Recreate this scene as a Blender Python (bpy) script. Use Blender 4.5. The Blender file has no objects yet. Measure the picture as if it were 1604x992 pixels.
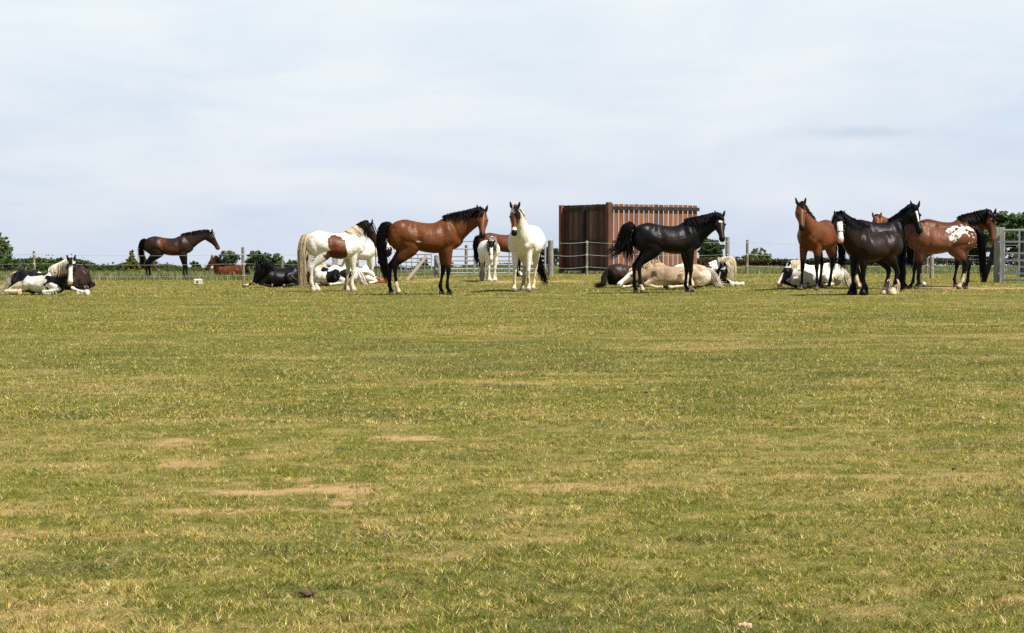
import bpy, bmesh, math, random
import numpy as np
from mathutils import Vector, Matrix

# ------------------------------------------------------------------ camera, sky, sun, exposure
S = bpy.context.scene
COL = S.collection
F = 3119.0                      # focal length in pixels of the 1604 px wide photograph (70 mm)
EYE = 0.85
HOR = 402.0
PITCH = math.atan((496 - HOR) / F)
cam = bpy.data.cameras.new('camera'); camo = bpy.data.objects.new('camera', cam); COL.objects.link(camo)
cam.lens = 70.0; cam.sensor_width = 36.0; cam.clip_end = 9000; cam.clip_start = 0.1
camo.location = (0, 0, EYE); camo.rotation_euler = (math.pi / 2 - PITCH, 0, 0)
S.camera = camo
S.cycles.use_denoising = False          # keep the fine grain of the turf
SUN_EL, SUN_AZ = math.radians(57), math.radians(122)      # azimuth clockwise from +Y (view direction)
sd = Vector((math.sin(SUN_AZ) * math.cos(SUN_EL), math.cos(SUN_AZ) * math.cos(SUN_EL), math.sin(SUN_EL)))
sl = bpy.data.lights.new('sun', 'SUN'); sl.energy = 5.0; sl.angle = math.radians(0.5); sl.color = (1.0, 0.955, 0.88)
so = bpy.data.objects.new('sun', sl); COL.objects.link(so); so.rotation_euler = (-sd).to_track_quat('-Z', 'Y').to_euler()
W = bpy.data.worlds.new('World'); S.world = W; W.use_nodes = True
S.view_settings.view_transform = 'Standard'; S.view_settings.look = 'None'
S.view_settings.exposure = 0.62; S.view_settings.gamma = 1; S.view_settings.use_curve_mapping = False
def build_world():
    n = W.node_tree.nodes; l = W.node_tree.links; n.clear()
    out = n.new('ShaderNodeOutputWorld'); bg = n.new('ShaderNodeBackground'); bg.inputs['Strength'].default_value = 0.079
    sky = n.new('ShaderNodeTexSky'); sky.sky_type = 'NISHITA'; sky.sun_disc = False
    sky.sun_elevation = SUN_EL; sky.sun_rotation = SUN_AZ; sky.dust_density = 2.0
    tc = n.new('ShaderNodeTexCoord')
    mp = n.new('ShaderNodeMapping'); mp.inputs['Scale'].default_value = (5, 2, 22)
    mp.inputs['Rotation'].default_value = (0, 0.05, 0)
    nz = n.new('ShaderNodeTexNoise'); nz.inputs['Scale'].default_value = 1.0; nz.inputs['Detail'].default_value = 7
    nz.inputs['Roughness'].default_value = 0.58; nz.inputs['Distortion'].default_value = 0.4
    l.new(tc.outputs['Generated'], mp.inputs[0]); l.new(mp.outputs[0], nz.inputs['Vector'])
    cr = n.new('ShaderNodeValToRGB')
    cr.color_ramp.elements[0].position = 0.3; cr.color_ramp.elements[0].color = (6.0, 6.75, 7.85, 1)
    cr.color_ramp.elements[1].position = 0.64; cr.color_ramp.elements[1].color = (7.9, 8.1, 8.3, 1)
    l.new(nz.outputs['Fac'], cr.inputs[0])
    # paler and whiter higher up, blue-grey towards the land
    sp = n.new('ShaderNodeSeparateXYZ'); l.new(tc.outputs['Generated'], sp.inputs[0])
    mr = n.new('ShaderNodeMapRange'); mr.inputs['From Min'].default_value = 0.0; mr.inputs['From Max'].default_value = 0.125
    l.new(sp.outputs['Z'], mr.inputs['Value'])
    gr = n.new('ShaderNodeMixRGB'); gr.inputs['Color1'].default_value = (0.87, 0.90, 0.97, 1); gr.inputs['Color2'].default_value = (1.0, 1.02, 1.01, 1)
    l.new(mr.outputs[0], gr.inputs['Fac'])
    mu = n.new('ShaderNodeMixRGB'); mu.blend_type = 'MULTIPLY'; mu.inputs['Fac'].default_value = 1
    l.new(cr.outputs[0], mu.inputs['Color1']); l.new(gr.outputs[0], mu.inputs['Color2'])
    # one thin grey streak of cloud low on the right
    def m(op, a, b=None):
        q = n.new('ShaderNodeMath'); q.operation = op
        for i, v in enumerate((a, b)):
            if v is None: continue
            if isinstance(v, float): q.inputs[i].default_value = v
            else: l.new(v, q.inputs[i])
        return q.outputs[0]
    nz2 = n.new('ShaderNodeTexNoise'); nz2.inputs['Scale'].default_value = 60; l.new(tc.outputs['Generated'], nz2.inputs['Vector'])
    dx = m('DIVIDE', m('SUBTRACT', m('DIVIDE', sp.outputs['X'], sp.outputs['Y']), 0.176), 0.028)
    dz = m('DIVIDE', m('ADD', m('SUBTRACT', sp.outputs['Z'], 0.0612), m('MULTIPLY', m('SUBTRACT', nz2.outputs['Fac'], 0.5), 0.004)), 0.0028)
    r2 = m('ADD', m('MULTIPLY', dx, dx), m('MULTIPLY', dz, dz))
    g = m('MULTIPLY', m('EXPONENT', m('MULTIPLY', r2, -1.0)), 0.8)
    st = n.new('ShaderNodeMixRGB'); l.new(g, st.inputs['Fac']); l.new(mu.outputs[0], st.inputs['Color1']); st.inputs['Color2'].default_value = (5.0, 5.8, 6.9, 1)
    mx = n.new('ShaderNodeMixRGB'); mx.inputs['Fac'].default_value = 0.88
    l.new(sky.outputs[0], mx.inputs['Color1']); l.new(st.outputs[0], mx.inputs['Color2'])
    hi = n.new('ShaderNodeMapRange'); hi.inputs['From Min'].default_value = 0.14; hi.inputs['From Max'].default_value = 0.38; hi.inputs['To Max'].default_value = 0.93
    hi.interpolation_type = 'SMOOTHSTEP'; l.new(sp.outputs['Z'], hi.inputs['Value'])
    zn = n.new('ShaderNodeMixRGB'); l.new(hi.outputs[0], zn.inputs['Fac']); l.new(mx.outputs[0], zn.inputs['Color1']); zn.inputs['Color2'].default_value = (1.2, 1.8, 3.0, 1)
    l.new(zn.outputs[0], bg.inputs['Color']); l.new(bg.outputs[0], out.inputs[0])
build_world()

# ------------------------------------------------------------------ helpers
rs = np.random.RandomState(7)
_P = rs.permutation(4096).astype(np.int64)
_V = rs.rand(4096)
def _h(ix, iy, iz):
    return _V[_P[(_P[(_P[ix & 4095] + iy) & 4095] + iz) & 4095]]
def vnoise(p):
    p = np.asarray(p, float); i = np.floor(p).astype(np.int64); f = p - i; f = f * f * (3 - 2 * f)
    r = 0
    for a in (0, 1):
        for b in (0, 1):
            for c in (0, 1):
                w = (f[:, 0] if a else 1 - f[:, 0]) * (f[:, 1] if b else 1 - f[:, 1]) * (f[:, 2] if c else 1 - f[:, 2])
                r = r + w * _h(i[:, 0] + a, i[:, 1] + b, i[:, 2] + c)
    return r
def fbm(p, o=4):
    r = 0; a = 0.5; t = 0; p = np.asarray(p, float)
    for k in range(o):
        r = r + a * vnoise(p * (2 ** k) + 17.3 * k); t += a; a *= 0.5
    return r / t
def sstep(a, b, x):
    t = np.clip((x - a) / (b - a), 0, 1); return t * t * (3 - 2 * t)
def tz(x, y):
    x = np.asarray(x, float); y = np.asarray(y, float)
    u = x / np.maximum(y, 5.0)
    q = sstep(.04, .13, u); z = 0.24 * sstep(-.12, 0.0, u) * sstep(38 - 7 * q, 70 - 7 * q, y)
    y2 = 80 + 32 * sstep(-.1, .05, u)
    z = z - 0.012 * np.clip(y - y2, 0, 2500) * np.clip((y - y2) / 40, 0, 1)
    return z
def gp(px, py):
    """where the line of sight through a pixel of the photograph meets the ground"""
    vx = (px - 802) / F; vy = (496 - py) / F
    d = Vector((vx, math.cos(PITCH) + vy * math.sin(PITCH), -math.sin(PITCH) + vy * math.cos(PITCH)))
    D = 40.0
    for _ in range(30):
        z = float(tz(d.x * D, d.y * D)); D = 0.5 * D + 0.5 * (z - EYE) / d.z
    return Vector((d.x * D, d.y * D, float(tz(d.x * D, d.y * D))))
def at(px, D):
    x = (px - 802) / F * D
    return Vector((x, D, float(tz(x, D))))
def zt(py, D):
    return EYE - (py - HOR) / F * D

def tag(o, label=None, cat=None, group=None, kind=None):
    for k, v in (('label', label), ('category', cat), ('group', group), ('kind', kind)):
        if v: o[k] = v
    return o
def link(name, me, mat=None, parent=None, loc=None):
    o = bpy.data.objects.new(name, me); COL.objects.link(o)
    if mat and me: me.materials.append(mat)
    if parent: o.parent = parent
    if loc is not None: o.location = loc
    return o
def mesh_np(name, V, faces_flat, nper, smooth=False, cols=None):
    """V (n,3), faces_flat flat index array, nper verts per face"""
    me = bpy.data.meshes.new(name)
    V = np.ascontiguousarray(V, np.float32); Fc = np.ascontiguousarray(faces_flat, np.int32).ravel(); nf = len(Fc) // nper
    me.vertices.add(len(V)); me.vertices.foreach_set('co', V.ravel())
    me.loops.add(len(Fc)); me.loops.foreach_set('vertex_index', Fc)
    me.polygons.add(nf); me.polygons.foreach_set('loop_start', np.arange(0, len(Fc), nper, dtype=np.int32))
    if smooth: me.polygons.foreach_set('use_smooth', np.ones(nf, bool))
    me.update(calc_edges=True)
    if cols is not None: setcol(me, cols)
    return me
def setcol(me, cols):
    a = me.color_attributes.new('Col', 'FLOAT_COLOR', 'POINT')
    c = np.ones((len(me.vertices), 4), np.float32); c[:, :3] = cols
    a.data.foreach_set('color', c.ravel())

def mat_attr(name, rough=.5, spec=.4, bump=0, bscale=40, var=0.0, vscale=20, trans=0, sheen=0):
    m = bpy.data.materials.new(name); m.use_nodes = True; n = m.node_tree.nodes; l = m.node_tree.links
    b = n['Principled BSDF']; b.inputs['Roughness'].default_value = rough; b.inputs['Specular IOR Level'].default_value = spec
    a = n.new('ShaderNodeAttribute'); a.attribute_name = 'Col'; c = a.outputs['Color']
    tc = n.new('ShaderNodeTexCoord')
    if var:
        nz = n.new('ShaderNodeTexNoise'); nz.inputs['Scale'].default_value = vscale; nz.inputs['Detail'].default_value = 4
        l.new(tc.outputs['Object'], nz.inputs['Vector'])
        mr = n.new('ShaderNodeMapRange'); mr.inputs['To Min'].default_value = 1 - var; mr.inputs['To Max'].default_value = 1 + var
        mr.inputs['From Min'].default_value = .3; mr.inputs['From Max'].default_value = .7
        l.new(nz.outputs['Fac'], mr.inputs['Value'])
        mx = n.new('ShaderNodeVectorMath'); mx.operation = 'SCALE'; l.new(c, mx.inputs[0]); l.new(mr.outputs[0], mx.inputs['Scale']); c = mx.outputs[0]
    l.new(c, b.inputs['Base Color'])
    if sheen: b.inputs['Sheen Weight'].default_value = sheen
    if bump:
        nz = n.new('ShaderNodeTexNoise'); nz.inputs['Scale'].default_value = bscale; nz.inputs['Detail'].default_value = 3
        l.new(tc.outputs['Object'], nz.inputs['Vector'])
        bp = n.new('ShaderNodeBump'); bp.inputs['Strength'].default_value = bump; bp.inputs['Distance'].default_value = .02
        l.new(nz.outputs['Fac'], bp.inputs['Height']); l.new(bp.outputs[0], b.inputs['Normal'])
    if trans:
        t = n.new('ShaderNodeBsdfTranslucent'); l.new(c, t.inputs['Color'])
        ms = n.new('ShaderNodeMixShader'); ms.inputs[0].default_value = trans
        l.new(b.outputs[0], ms.inputs[1]); l.new(t.outputs[0], ms.inputs[2]); l.new(ms.outputs[0], n['Material Output'].inputs[0])
    return m
M_COAT = mat_attr('coat', rough=.42, spec=.13, bump=.22, bscale=14, var=.12, vscale=25)
M_HAIR = mat_attr('hair', rough=.42, spec=.10)
M_EYE = mat_attr('eye_gloss', rough=.1, spec=.6)
M_GRASS = mat_attr('grass_blades', rough=.65, spec=.15, trans=.25)
M_LEAF = mat_attr('leaves', rough=.6, spec=.2, trans=.3)
def mat_noise(name, c1, c2, scale=8, rough=.8, stretch=(1, 1, 1), bump=.2, metal=0, spec=.3, det=6):
    m = bpy.data.materials.new(name); m.use_nodes = True; n = m.node_tree.nodes; l = m.node_tree.links
    b = n['Principled BSDF']; b.inputs['Roughness'].default_value = rough; b.inputs['Metallic'].default_value = metal
    b.inputs['Specular IOR Level'].default_value = spec
    tc = n.new('ShaderNodeTexCoord'); mp = n.new('ShaderNodeMapping'); mp.inputs['Scale'].default_value = stretch
    nz = n.new('ShaderNodeTexNoise'); nz.inputs['Scale'].default_value = scale; nz.inputs['Detail'].default_value = det
    oi = n.new('ShaderNodeObjectInfo'); ad = n.new('ShaderNodeVectorMath'); ad.operation = 'ADD'
    l.new(tc.outputs['Object'], mp.inputs[0]); l.new(mp.outputs[0], ad.inputs[0]); l.new(oi.outputs['Random'], ad.inputs[1])
    l.new(ad.outputs[0], nz.inputs['Vector'])
    cr = n.new('ShaderNodeValToRGB'); cr.color_ramp.elements[0].position = .35; cr.color_ramp.elements[1].position = .68
    cr.color_ramp.elements[0].color = (*c1, 1); cr.color_ramp.elements[1].color = (*c2, 1)
    l.new(nz.outputs['Fac'], cr.inputs[0]); l.new(cr.outputs[0], b.inputs['Base Color'])
    if bump:
        bp = n.new('ShaderNodeBump'); bp.inputs['Strength'].default_value = bump; bp.inputs['Distance'].default_value = .02
        l.new(nz.outputs['Fac'], bp.inputs['Height']); l.new(bp.outputs[0], b.inputs['Normal'])
    return m
M_POST = mat_noise('weathered_post', (.13, .105, .07), (.34, .29, .20), 6, stretch=(6, 6, .8))
M_POSTG = mat_noise('greyed_post', (.16, .145, .12), (.36, .34, .30), 6, stretch=(6, 6, .8))
M_GALV = mat_noise('galvanised_steel', (.42, .44, .46), (.62, .64, .66), 5, rough=.42, metal=.6, bump=.05, spec=.5)
M_WIRE = mat_noise("fence_wire", (.30, .30, .30), (.5, .5, .49), 3, rough=.5, bump=0)
M_INS = mat_noise('insulator_plastic', (.7, .7, .68), (.8, .8, .78), 4, rough=.4, bump=0)
M_RAIL = mat_noise("dark_rail_timber", (.016, .012, .010), (.055, .038, .030), 4, stretch=(1, 1, 1))
M_BRACK = mat_noise('bracket_iron', (.03, .03, .03), (.07, .065, .06), 5, rough=.5)
M_DUNG = mat_noise('dry_dung', (.018, .013, .009), (.06, .045, .03), 20)
M_BARK = mat_noise('bark', (.05, .04, .03), (.14, .115, .085), 5, stretch=(3, 3, 1))

def box(bm, c, s, rot=None, bev=0):
    M = Matrix.Translation(c)
    if rot is not None: M = M @ rot
    M = M @ Matrix.Diagonal((s[0], s[1], s[2], 1))
    r = bmesh.ops.create_cube(bm, size=1, matrix=M)
    if bev:
        es = list({e for v in r['verts'] for e in v.link_edges})
        bmesh.ops.bevel(bm, geom=es, offset=bev, segments=1, affect='EDGES')
def tube(bm, a, b, r0, r1=None, n=8):
    a = Vector(a); b = Vector(b); d = b - a
    if r1 is None: r1 = r0
    M = Matrix.Translation((a + b) / 2) @ d.to_track_quat('Z', 'Y').to_matrix().to_4x4()
    bmesh.ops.create_cone(bm, cap_ends=True, segments=n, radius1=r0, radius2=r1, depth=d.length, matrix=M)
def bobj(name, bm, mat, parent=None, smooth=False, loc=None):
    me = bpy.data.meshes.new(name); bm.to_mesh(me); bm.free()
    if smooth: me.shade_smooth()
    return link(name, me, mat, parent, loc)
def empty(name, loc, rz=0):
    o = bpy.data.objects.new(name, None); COL.objects.link(o); o.location = loc; o.rotation_euler = (0, 0, rz); o.empty_display_size = .3
    return o

# ------------------------------------------------------------------ the ground
PATCH = []     # bare spots: px, py, half-width px, half-height px, strength
for a in [(500, 768, 80, 10, 1.3), (540, 788, 50, 9, 1.3), (390, 772, 80, 5, 1.1), (655, 690, 50, 6, 1.2), (280, 696, 65, 7, 1.1), (300, 730, 40, 5, .6),
          (480, 752, 30, 5, .8), (560, 815, 40, 8, .5), (410, 715, 35, 6, .5), (900, 765, 60, 8, .5), (1010, 760, 50, 6, .5), (780, 678, 70, 4, .6), (1250, 669, 40, 2, .9),
          (1070, 545, 150, 4, .45), (1065, 810, 30, 3, .6), (930, 716, 18, 3, .7), (430, 797, 60, 3, .6), (340, 800, 60, 4, .6), (380, 660, 120, 5, .3),
          (700, 600, 120, 3, .4), (1150, 540, 90, 3, .4), (250, 505, 90, 3, .3), (1500, 560, 80, 3, .3), (60, 800, 60, 8, .35), (1590, 945, 25, 6, .8),
          (1130, 505, 80, 3, .35), (860, 840, 90, 8, .3), (1300, 745, 90, 4, .45), (220, 640, 100, 4, .35), (1400, 960, 100, 10, .35), (620, 870, 80, 8, .35),
          (1530, 452, 130, 1.9, 1.3), (1460, 451, 60, 1.5, .9), (820, 441.5, 75, 1.5, 1.2), (670, 438, 35, 2, .9), (885, 440, 20, 1.3, .9), (640, 441, 30, 1.2, .7)]:
    PATCH.append(a)
DARKP = [(150, 612, 120, 5), (650, 655, 150, 7), (120, 575, 110, 6), (640, 545, 100, 4), (1010, 670, 130, 6), (1180, 565, 90, 4), (1100, 620, 120, 6), (1450, 700, 130, 6), (1100, 845, 160, 10),
         (1000, 975, 110, 14), (600, 840, 160, 12), (760, 820, 90, 8), (300, 610, 90, 4), (860, 560, 90, 5), (1200, 525, 110, 4), (1330, 500, 110, 3), (1550, 560, 90, 4), (130, 850, 80, 12), (1500, 870, 120, 10),
         (750, 720, 100, 8), (260, 960, 130, 12), (980, 510, 90, 3), (90, 560, 80, 3), (900, 1010, 400, 14), (480, 590, 120, 4), (1540, 690, 90, 4)]
def field(x, y):
    """colour mix fields over the paddock: bare soil, straw, lushness (all world space)"""
    P = np.stack([x, y, np.zeros_like(x)], 1)
    a = fbm(P * [.45, .9, 1], 4); b = fbm(P * [1.7, 2.6, 1] + 40, 4); c = fbm(P * [7, 9, 1] + 90, 3); d = fbm(P * [.13, .35, 1] + 140, 3)
    yy = np.maximum(y, 2.0); px = 802 + F * x / yy; py = HOR + F * (EYE - tz(x, y)) / yy
    bare = np.zeros_like(x); dk = np.zeros_like(x)
    w = (fbm(P * [3.0, 3.0, 1] + 7, 4) - .5) * 2.4 + (c - .5) * 1.6
    for (cx, cy, rx, ry, s) in PATCH:
        q = np.sqrt(((px - cx) / rx) ** 2 + ((py - cy) / ry) ** 2)
        bare = np.maximum(bare, s * np.clip(1.25 - q + w, 0, 1) * .85 * (q < 2.4))
    for (cx, cy, rx, ry) in DARKP:
        q = np.sqrt(((px - cx) / rx) ** 2 + ((py - cy) / ry) ** 2)
        dk = np.maximum(dk, np.clip(1.3 - q + .6 * w, 0, 1) * (q < 2.4))
    rnd = np.clip((b - .56) * 5, 0, 1) * np.clip((a - .42) * 5, 0, 1) * .35
    bare = np.clip(np.maximum(bare, rnd * .8), 0, 1)
    straw = np.clip(.34 + (a - .5) * .5 + (b - .5) * .85 + (c - .5) * 1.9 + (d - .5) * .5, 0, 1)
    straw = np.clip(straw + .02 - .17 * sstep(6, 20, y), 0, 1)
    lush = np.clip(np.maximum(dk * .85, (.40 - b) * 4 + (.5 - d) * 2), 0, 1)
    lush = lush * .62; straw = straw * (1 - .75 * lush)
    return bare, straw, lush
C_GR = np.array([.194, .206, .028]); C_DK = np.array([.100, .134, .037]); C_ST = np.array([.45, .345, .118]); C_SO = np.array([.52, .315, .165])
def build_ground():
    ys = np.concatenate([np.arange(-6, 3.5, .5), np.arange(3.5, 14, .05), np.arange(14, 30, .12), np.arange(30, 60, .3), np.arange(60, 150, 1.5), [160, 180, 200, 250, 300, 400, 600, 900, 1400, 2200, 3000, 5500]])
    us = np.concatenate([[-60, -20, -8, -3, -1.5, -.8, -.5, -.4], np.linspace(-.33, .33, 300), [.4, .5, .8, 1.5, 3, 8, 20, 60]])
    X = us[None, :] * (np.maximum(ys, 0) * 1.0 + 3.0)[:, None]; X = np.clip(X, -5000, 5000)
    Y = np.repeat(ys[:, None], len(us), 1)
    x = X.ravel(); y = Y.ravel()
    z = tz(x, y)
    z = z + (fbm(np.stack([x * .5, y * .5, x * 0], 1), 3) - .5) * .05 * (1 - sstep(20, 50, y))
    ny, nx = X.shape
    i = np.arange(ny * nx).reshape(ny, nx)
    q = np.stack([i[:-1, :-1], i[:-1, 1:], i[1:, 1:], i[1:, :-1]], -1).reshape(-1, 4)
    b, s, l = field(x, y)
    me = mesh_np('ground', np.stack([x, y, z], 1), q, 4, smooth=True, cols=np.stack([b, s, l], 1))
    m = bpy.data.materials.new('pasture_soil'); m.use_nodes = True; n = m.node_tree.nodes; lk = m.node_tree.links
    bs = n['Principled BSDF']; bs.inputs['Roughness'].default_value = .95; bs.inputs['Specular IOR Level'].default_value = .1
    at_ = n.new('ShaderNodeAttribute'); at_.attribute_name = 'Col'; sp = n.new('ShaderNodeSeparateColor'); lk.new(at_.outputs['Color'], sp.inputs[0])
    g = n.new('ShaderNodeNewGeometry')
    def nz(sc, det=5, st=(1, 1, 1)):
        mp = n.new('ShaderNodeMapping'); mp.inputs['Scale'].default_value = st; lk.new(g.outputs['Position'], mp.inputs[0])
        q = n.new('ShaderNodeTexNoise'); q.inputs['Scale'].default_value = sc; q.inputs['Detail'].default_value = det; lk.new(mp.outputs[0], q.inputs['Vector']); return q.outputs['Fac']
    def mth(op, a, b, c=None):
        q = n.new('ShaderNodeMath'); q.operation = op
        for k, v in enumerate((a, b, c)):
            if v is None: continue
            if isinstance(v, (int, float)): q.inputs[k].default_value = v
            else: lk.new(v, q.inputs[k])
        return q.outputs[0]
    def mix(f, c1, c2):
        q = n.new('ShaderNodeMixRGB'); 
        if isinstance(f, float): q.inputs[0].default_value = f
        else: lk.new(f, q.inputs[0])
        for k, v in ((1, c1), (2, c2)):
            if hasattr(v, 'links'): lk.new(v, q.inputs[k])
            else: q.inputs[k].default_value = (*v, 1)
        return q.outputs[0]
    fine = nz(130, 4); mid = nz(11, 5); far = nz(1.3, 8, (1, .45, 1))
    fmid = mth('MULTIPLY', mth('SUBTRACT', mid, .5), 1.6); ffine = mth('MULTIPLY', mth('SUBTRACT', fine, .5), 3.6); ffar = mth('MULTIPLY', mth('SUBTRACT', far, .5), 1.5)
    sfac = n.new('ShaderNodeMath'); sfac.operation = 'ADD'; sfac.use_clamp = True
    lk.new(mth('ADD', mth('ADD', sp.outputs[1], fmid), ffine), sfac.inputs[0]); lk.new(ffar, sfac.inputs[1])
    lfac = n.new('ShaderNodeMath'); lfac.operation = 'ADD'; lfac.use_clamp = True
    lk.new(sp.outputs[2], lfac.inputs[0]); lk.new(mth('MULTIPLY', ffine, .4), lfac.inputs[1])
    c = mix(lfac.outputs[0], tuple(C_GR * .62), tuple(C_DK * .6)); c = mix(sfac.outputs[0], c, tuple(C_ST * .66))
    bf = n.new('ShaderNodeMath'); bf.operation = 'MULTIPLY'; bf.use_clamp = True
    lk.new(sp.outputs[0], bf.inputs[0]); lk.new(mth('MULTIPLY', mth('SUBTRACT', mth('ADD', mid, fine), .62), 3.2), bf.inputs[1])
    c = mix(bf.outputs[0], c, mix(fine, tuple(C_ST * .62), tuple(C_SO * 1.05)))
    lk.new(c, bs.inputs['Base Color'])
    bp = n.new('ShaderNodeBump'); bp.inputs['Strength'].default_value = .6; bp.inputs['Distance'].default_value = .03
    lk.new(mth('ADD', fine, mid), bp.inputs['Height']); lk.new(bp.outputs[0], bs.inputs['Normal'])
    o = link('ground', me, m); o['kind'] = 'structure'
build_ground()

def blades(name, x, y, hgt, wid, col, lean=.5, seed=1, baseoff=-.003):
    r = np.random.RandomState(seed); N = len(x)
    z = tz(x, y) + (fbm(np.stack([x * .5, y * .5, x * 0], 1), 3) - .5) * .05 * (1 - sstep(20, 50, y)) + baseoff
    a = r.rand(N) * 2 * np.pi; la = r.rand(N) * 2 * np.pi; ll = r.rand(N) * lean * hgt
    dx, dy = np.cos(a) * wid / 2, np.sin(a) * wid / 2
    tipx = x + np.cos(la) * ll; tipy = y + np.sin(la) * ll
    V = np.empty((N, 3, 3)); V[:, 0] = np.stack([x - dx, y - dy, z], 1); V[:, 1] = np.stack([x + dx, y + dy, z], 1)
    V[:, 2] = np.stack([tipx, tipy, z + hgt], 1)
    me = mesh_np(name, V.reshape(-1, 3), np.arange(3 * N), 3, cols=np.repeat(col, 3, 0))
    return link(name, me, M_GRASS)
def scatter(n, y0, y1, r, margin=1.5, p=1.0):
    # even density over the wedge the camera looks along, with a margin to the sides
    t = r.rand(n) ; y = np.sqrt(y0 ** 2 + t * (y1 ** 2 - y0 ** 2)) if p == 1 else y0 * (y1 / y0) ** t
    x = (r.rand(n) * 2 - 1) * (.27 * y + margin); return x, y
def build_grass():
    r = np.random.RandomState(3)
    X = []; Y = []; Hh = []; Wd = []
    for (n, y0, y1, h0, w0) in ((950000, 4.2, 10, .0125, .0026), (620000, 10, 22, .014, .0046), (380000, 22, 42, .017, .008), (160000, 42, 72, .026, .015)):
        x, y = scatter(n, y0, y1, r, p=0); X.append(x); Y.append(y)
        Hh.append(h0 * (.45 + .9 * r.rand(n))); Wd.append(w0 * (.6 + .8 * r.rand(n)))
    x = np.concatenate(X); y = np.concatenate(Y); h = np.concatenate(Hh); w = np.concatenate(Wd)
    b, s, l = field(x, y)
    tuft = fbm(np.stack([x * 14, y * 14, x * 0], 1), 2); spk = fbm(np.stack([x * 85, y * 38, x * 0 + 4], 1), 2); cl = fbm(np.stack([x * 5, y * 5, x * 0 + 9], 1), 3)
    c2 = fbm(np.stack([x * 9, y * 13, x * 0 + 60], 1), 4); b = b * sstep(.36, .56, .35 * spk + .65 * c2 + .06 * b)
    keep = r.rand(len(x)) > b * .88
    x, y, h, w, b, s, l, tuft, spk = [q[keep] for q in (x, y, h, w, b, s, l, tuft, spk)]
    N = len(x)
    h = h * (.6 + .8 * sstep(.35, .7, tuft)) * (1 - .5 * b) * (1 + .2 * l)
    tall = r.rand(N) < .002; h[tall] *= 1.5
    k = r.rand(N)
    st = k < .07 + .50 * s + (spk - .5) * 2.2 + .5 * b
    c = C_GR[None] * (1 - l[:, None]) + C_DK[None] * l[:, None]
    c = np.where(st[:, None], C_ST[None] * (.70 + .55 * r.rand(N, 1)), c)
    c = c * (.46 + 1.0 * r.rand(N, 1)) * (1 + (r.rand(N, 3) - .5) * .25)
    pale = r.rand(N) < .02 * (y < 20); c[pale] = np.array([.72, .62, .40])
    rust = r.rand(N) < .055 + .35 * b; c[rust] = C_SO * (.7 + .5 * r.rand(rust.sum(), 1))
    c *= (.28 + 1.5 * spk)[:, None] * (.75 + .5 * tuft)[:, None]
    o = blades('grass', x, y, h, w, np.clip(c, 0, .9), lean=1.9, seed=5)
    tag(o, 'short grazed grass, dry and straw coloured in places, covering the paddock', 'grass', kind='stuff')
    # the taller, ungrazed strip beyond the fence
    n = 60000; r = np.random.RandomState(9)
    y = 70.5 + r.rand(n) ** 1.3 * 45; x = (r.rand(n) * 2 - 1) * (.27 * y + 2)
    u = x / y; left = u < -.06
    kk = np.where(left, 1.0, .55)
    h = (.10 + .22 * r.rand(n)) * kk * (.6 + .8 * fbm(np.stack([x * .7, y * .7, x * 0], 1), 3)); w = .02 + .02 * r.rand(n)
    c = np.array([.15, .19, .055])[None] * (.6 + .8 * r.rand(n, 1)); sw = r.rand(n) < .3; c[sw] = np.array([.34, .31, .15]) * (.7 + .5 * r.rand(sw.sum(), 1))
    o = blades('tall_grass', x, y, h, w, c, lean=.5, seed=6)
    tag(o, 'taller uncut grass in the strip beyond the wire fence', 'tall grass', kind='stuff')
build_grass()
# ------------------------------------------------------------------ trees, hedges and bushes beyond the fence
def leaf_mesh(name, pts, size, cols, r, flat=.4):
    N = len(pts); n = r.randn(N, 3); n[:, 2] = np.abs(n[:, 2]) + flat; n /= np.linalg.norm(n, axis=1)[:, None]
    t = np.cross(n, r.randn(N, 3)); t /= np.linalg.norm(t, axis=1)[:, None]; b = np.cross(n, t)
    s = (size * (.6 + .8 * r.rand(N)))[:, None] if np.ndim(size) else size * (.6 + .8 * r.rand(N, 1))
    V = np.stack([pts - t * s * .5, pts + b * s * .32, pts + t * s * .5, pts - b * s * .32], 1)
    return mesh_np(name, V.reshape(-1, 3), np.arange(4 * N), 4, cols=np.repeat(cols, 4, 0))
def crown_pts(r, blobs, n):
    """leaf positions near the surfaces of many small clumps that sit on larger blobs"""
    out = []; sh = []
    vol = np.array([b[3] * b[4] * b[5] for b in blobs]) ** .7; vol /= vol.sum()
    for bl, v in zip(blobs, vol):
        c = np.array(bl[:3]); rad = np.array(bl[3:6]); k = max(5, int(26 * v * len(blobs) ** .5 + 6)); m = max(8, int(n * v / k))
        for _ in range(k):
            d = r.randn(3); d /= np.linalg.norm(d); cc = c + d * rad * (.45 + .55 * r.rand() ** .5)
            cr = rad.mean() * (.18 + .26 * r.rand()); e = r.randn(m, 3); e /= np.linalg.norm(e, axis=1)[:, None]
            p = cc + e * cr * (.35 + .75 * r.rand(m, 1)) * [1, 1, .8]; out.append(p); sh.append(np.full(m, .8 + .4 * r.rand()))
    return np.concatenate(out), np.concatenate(sh)
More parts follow.
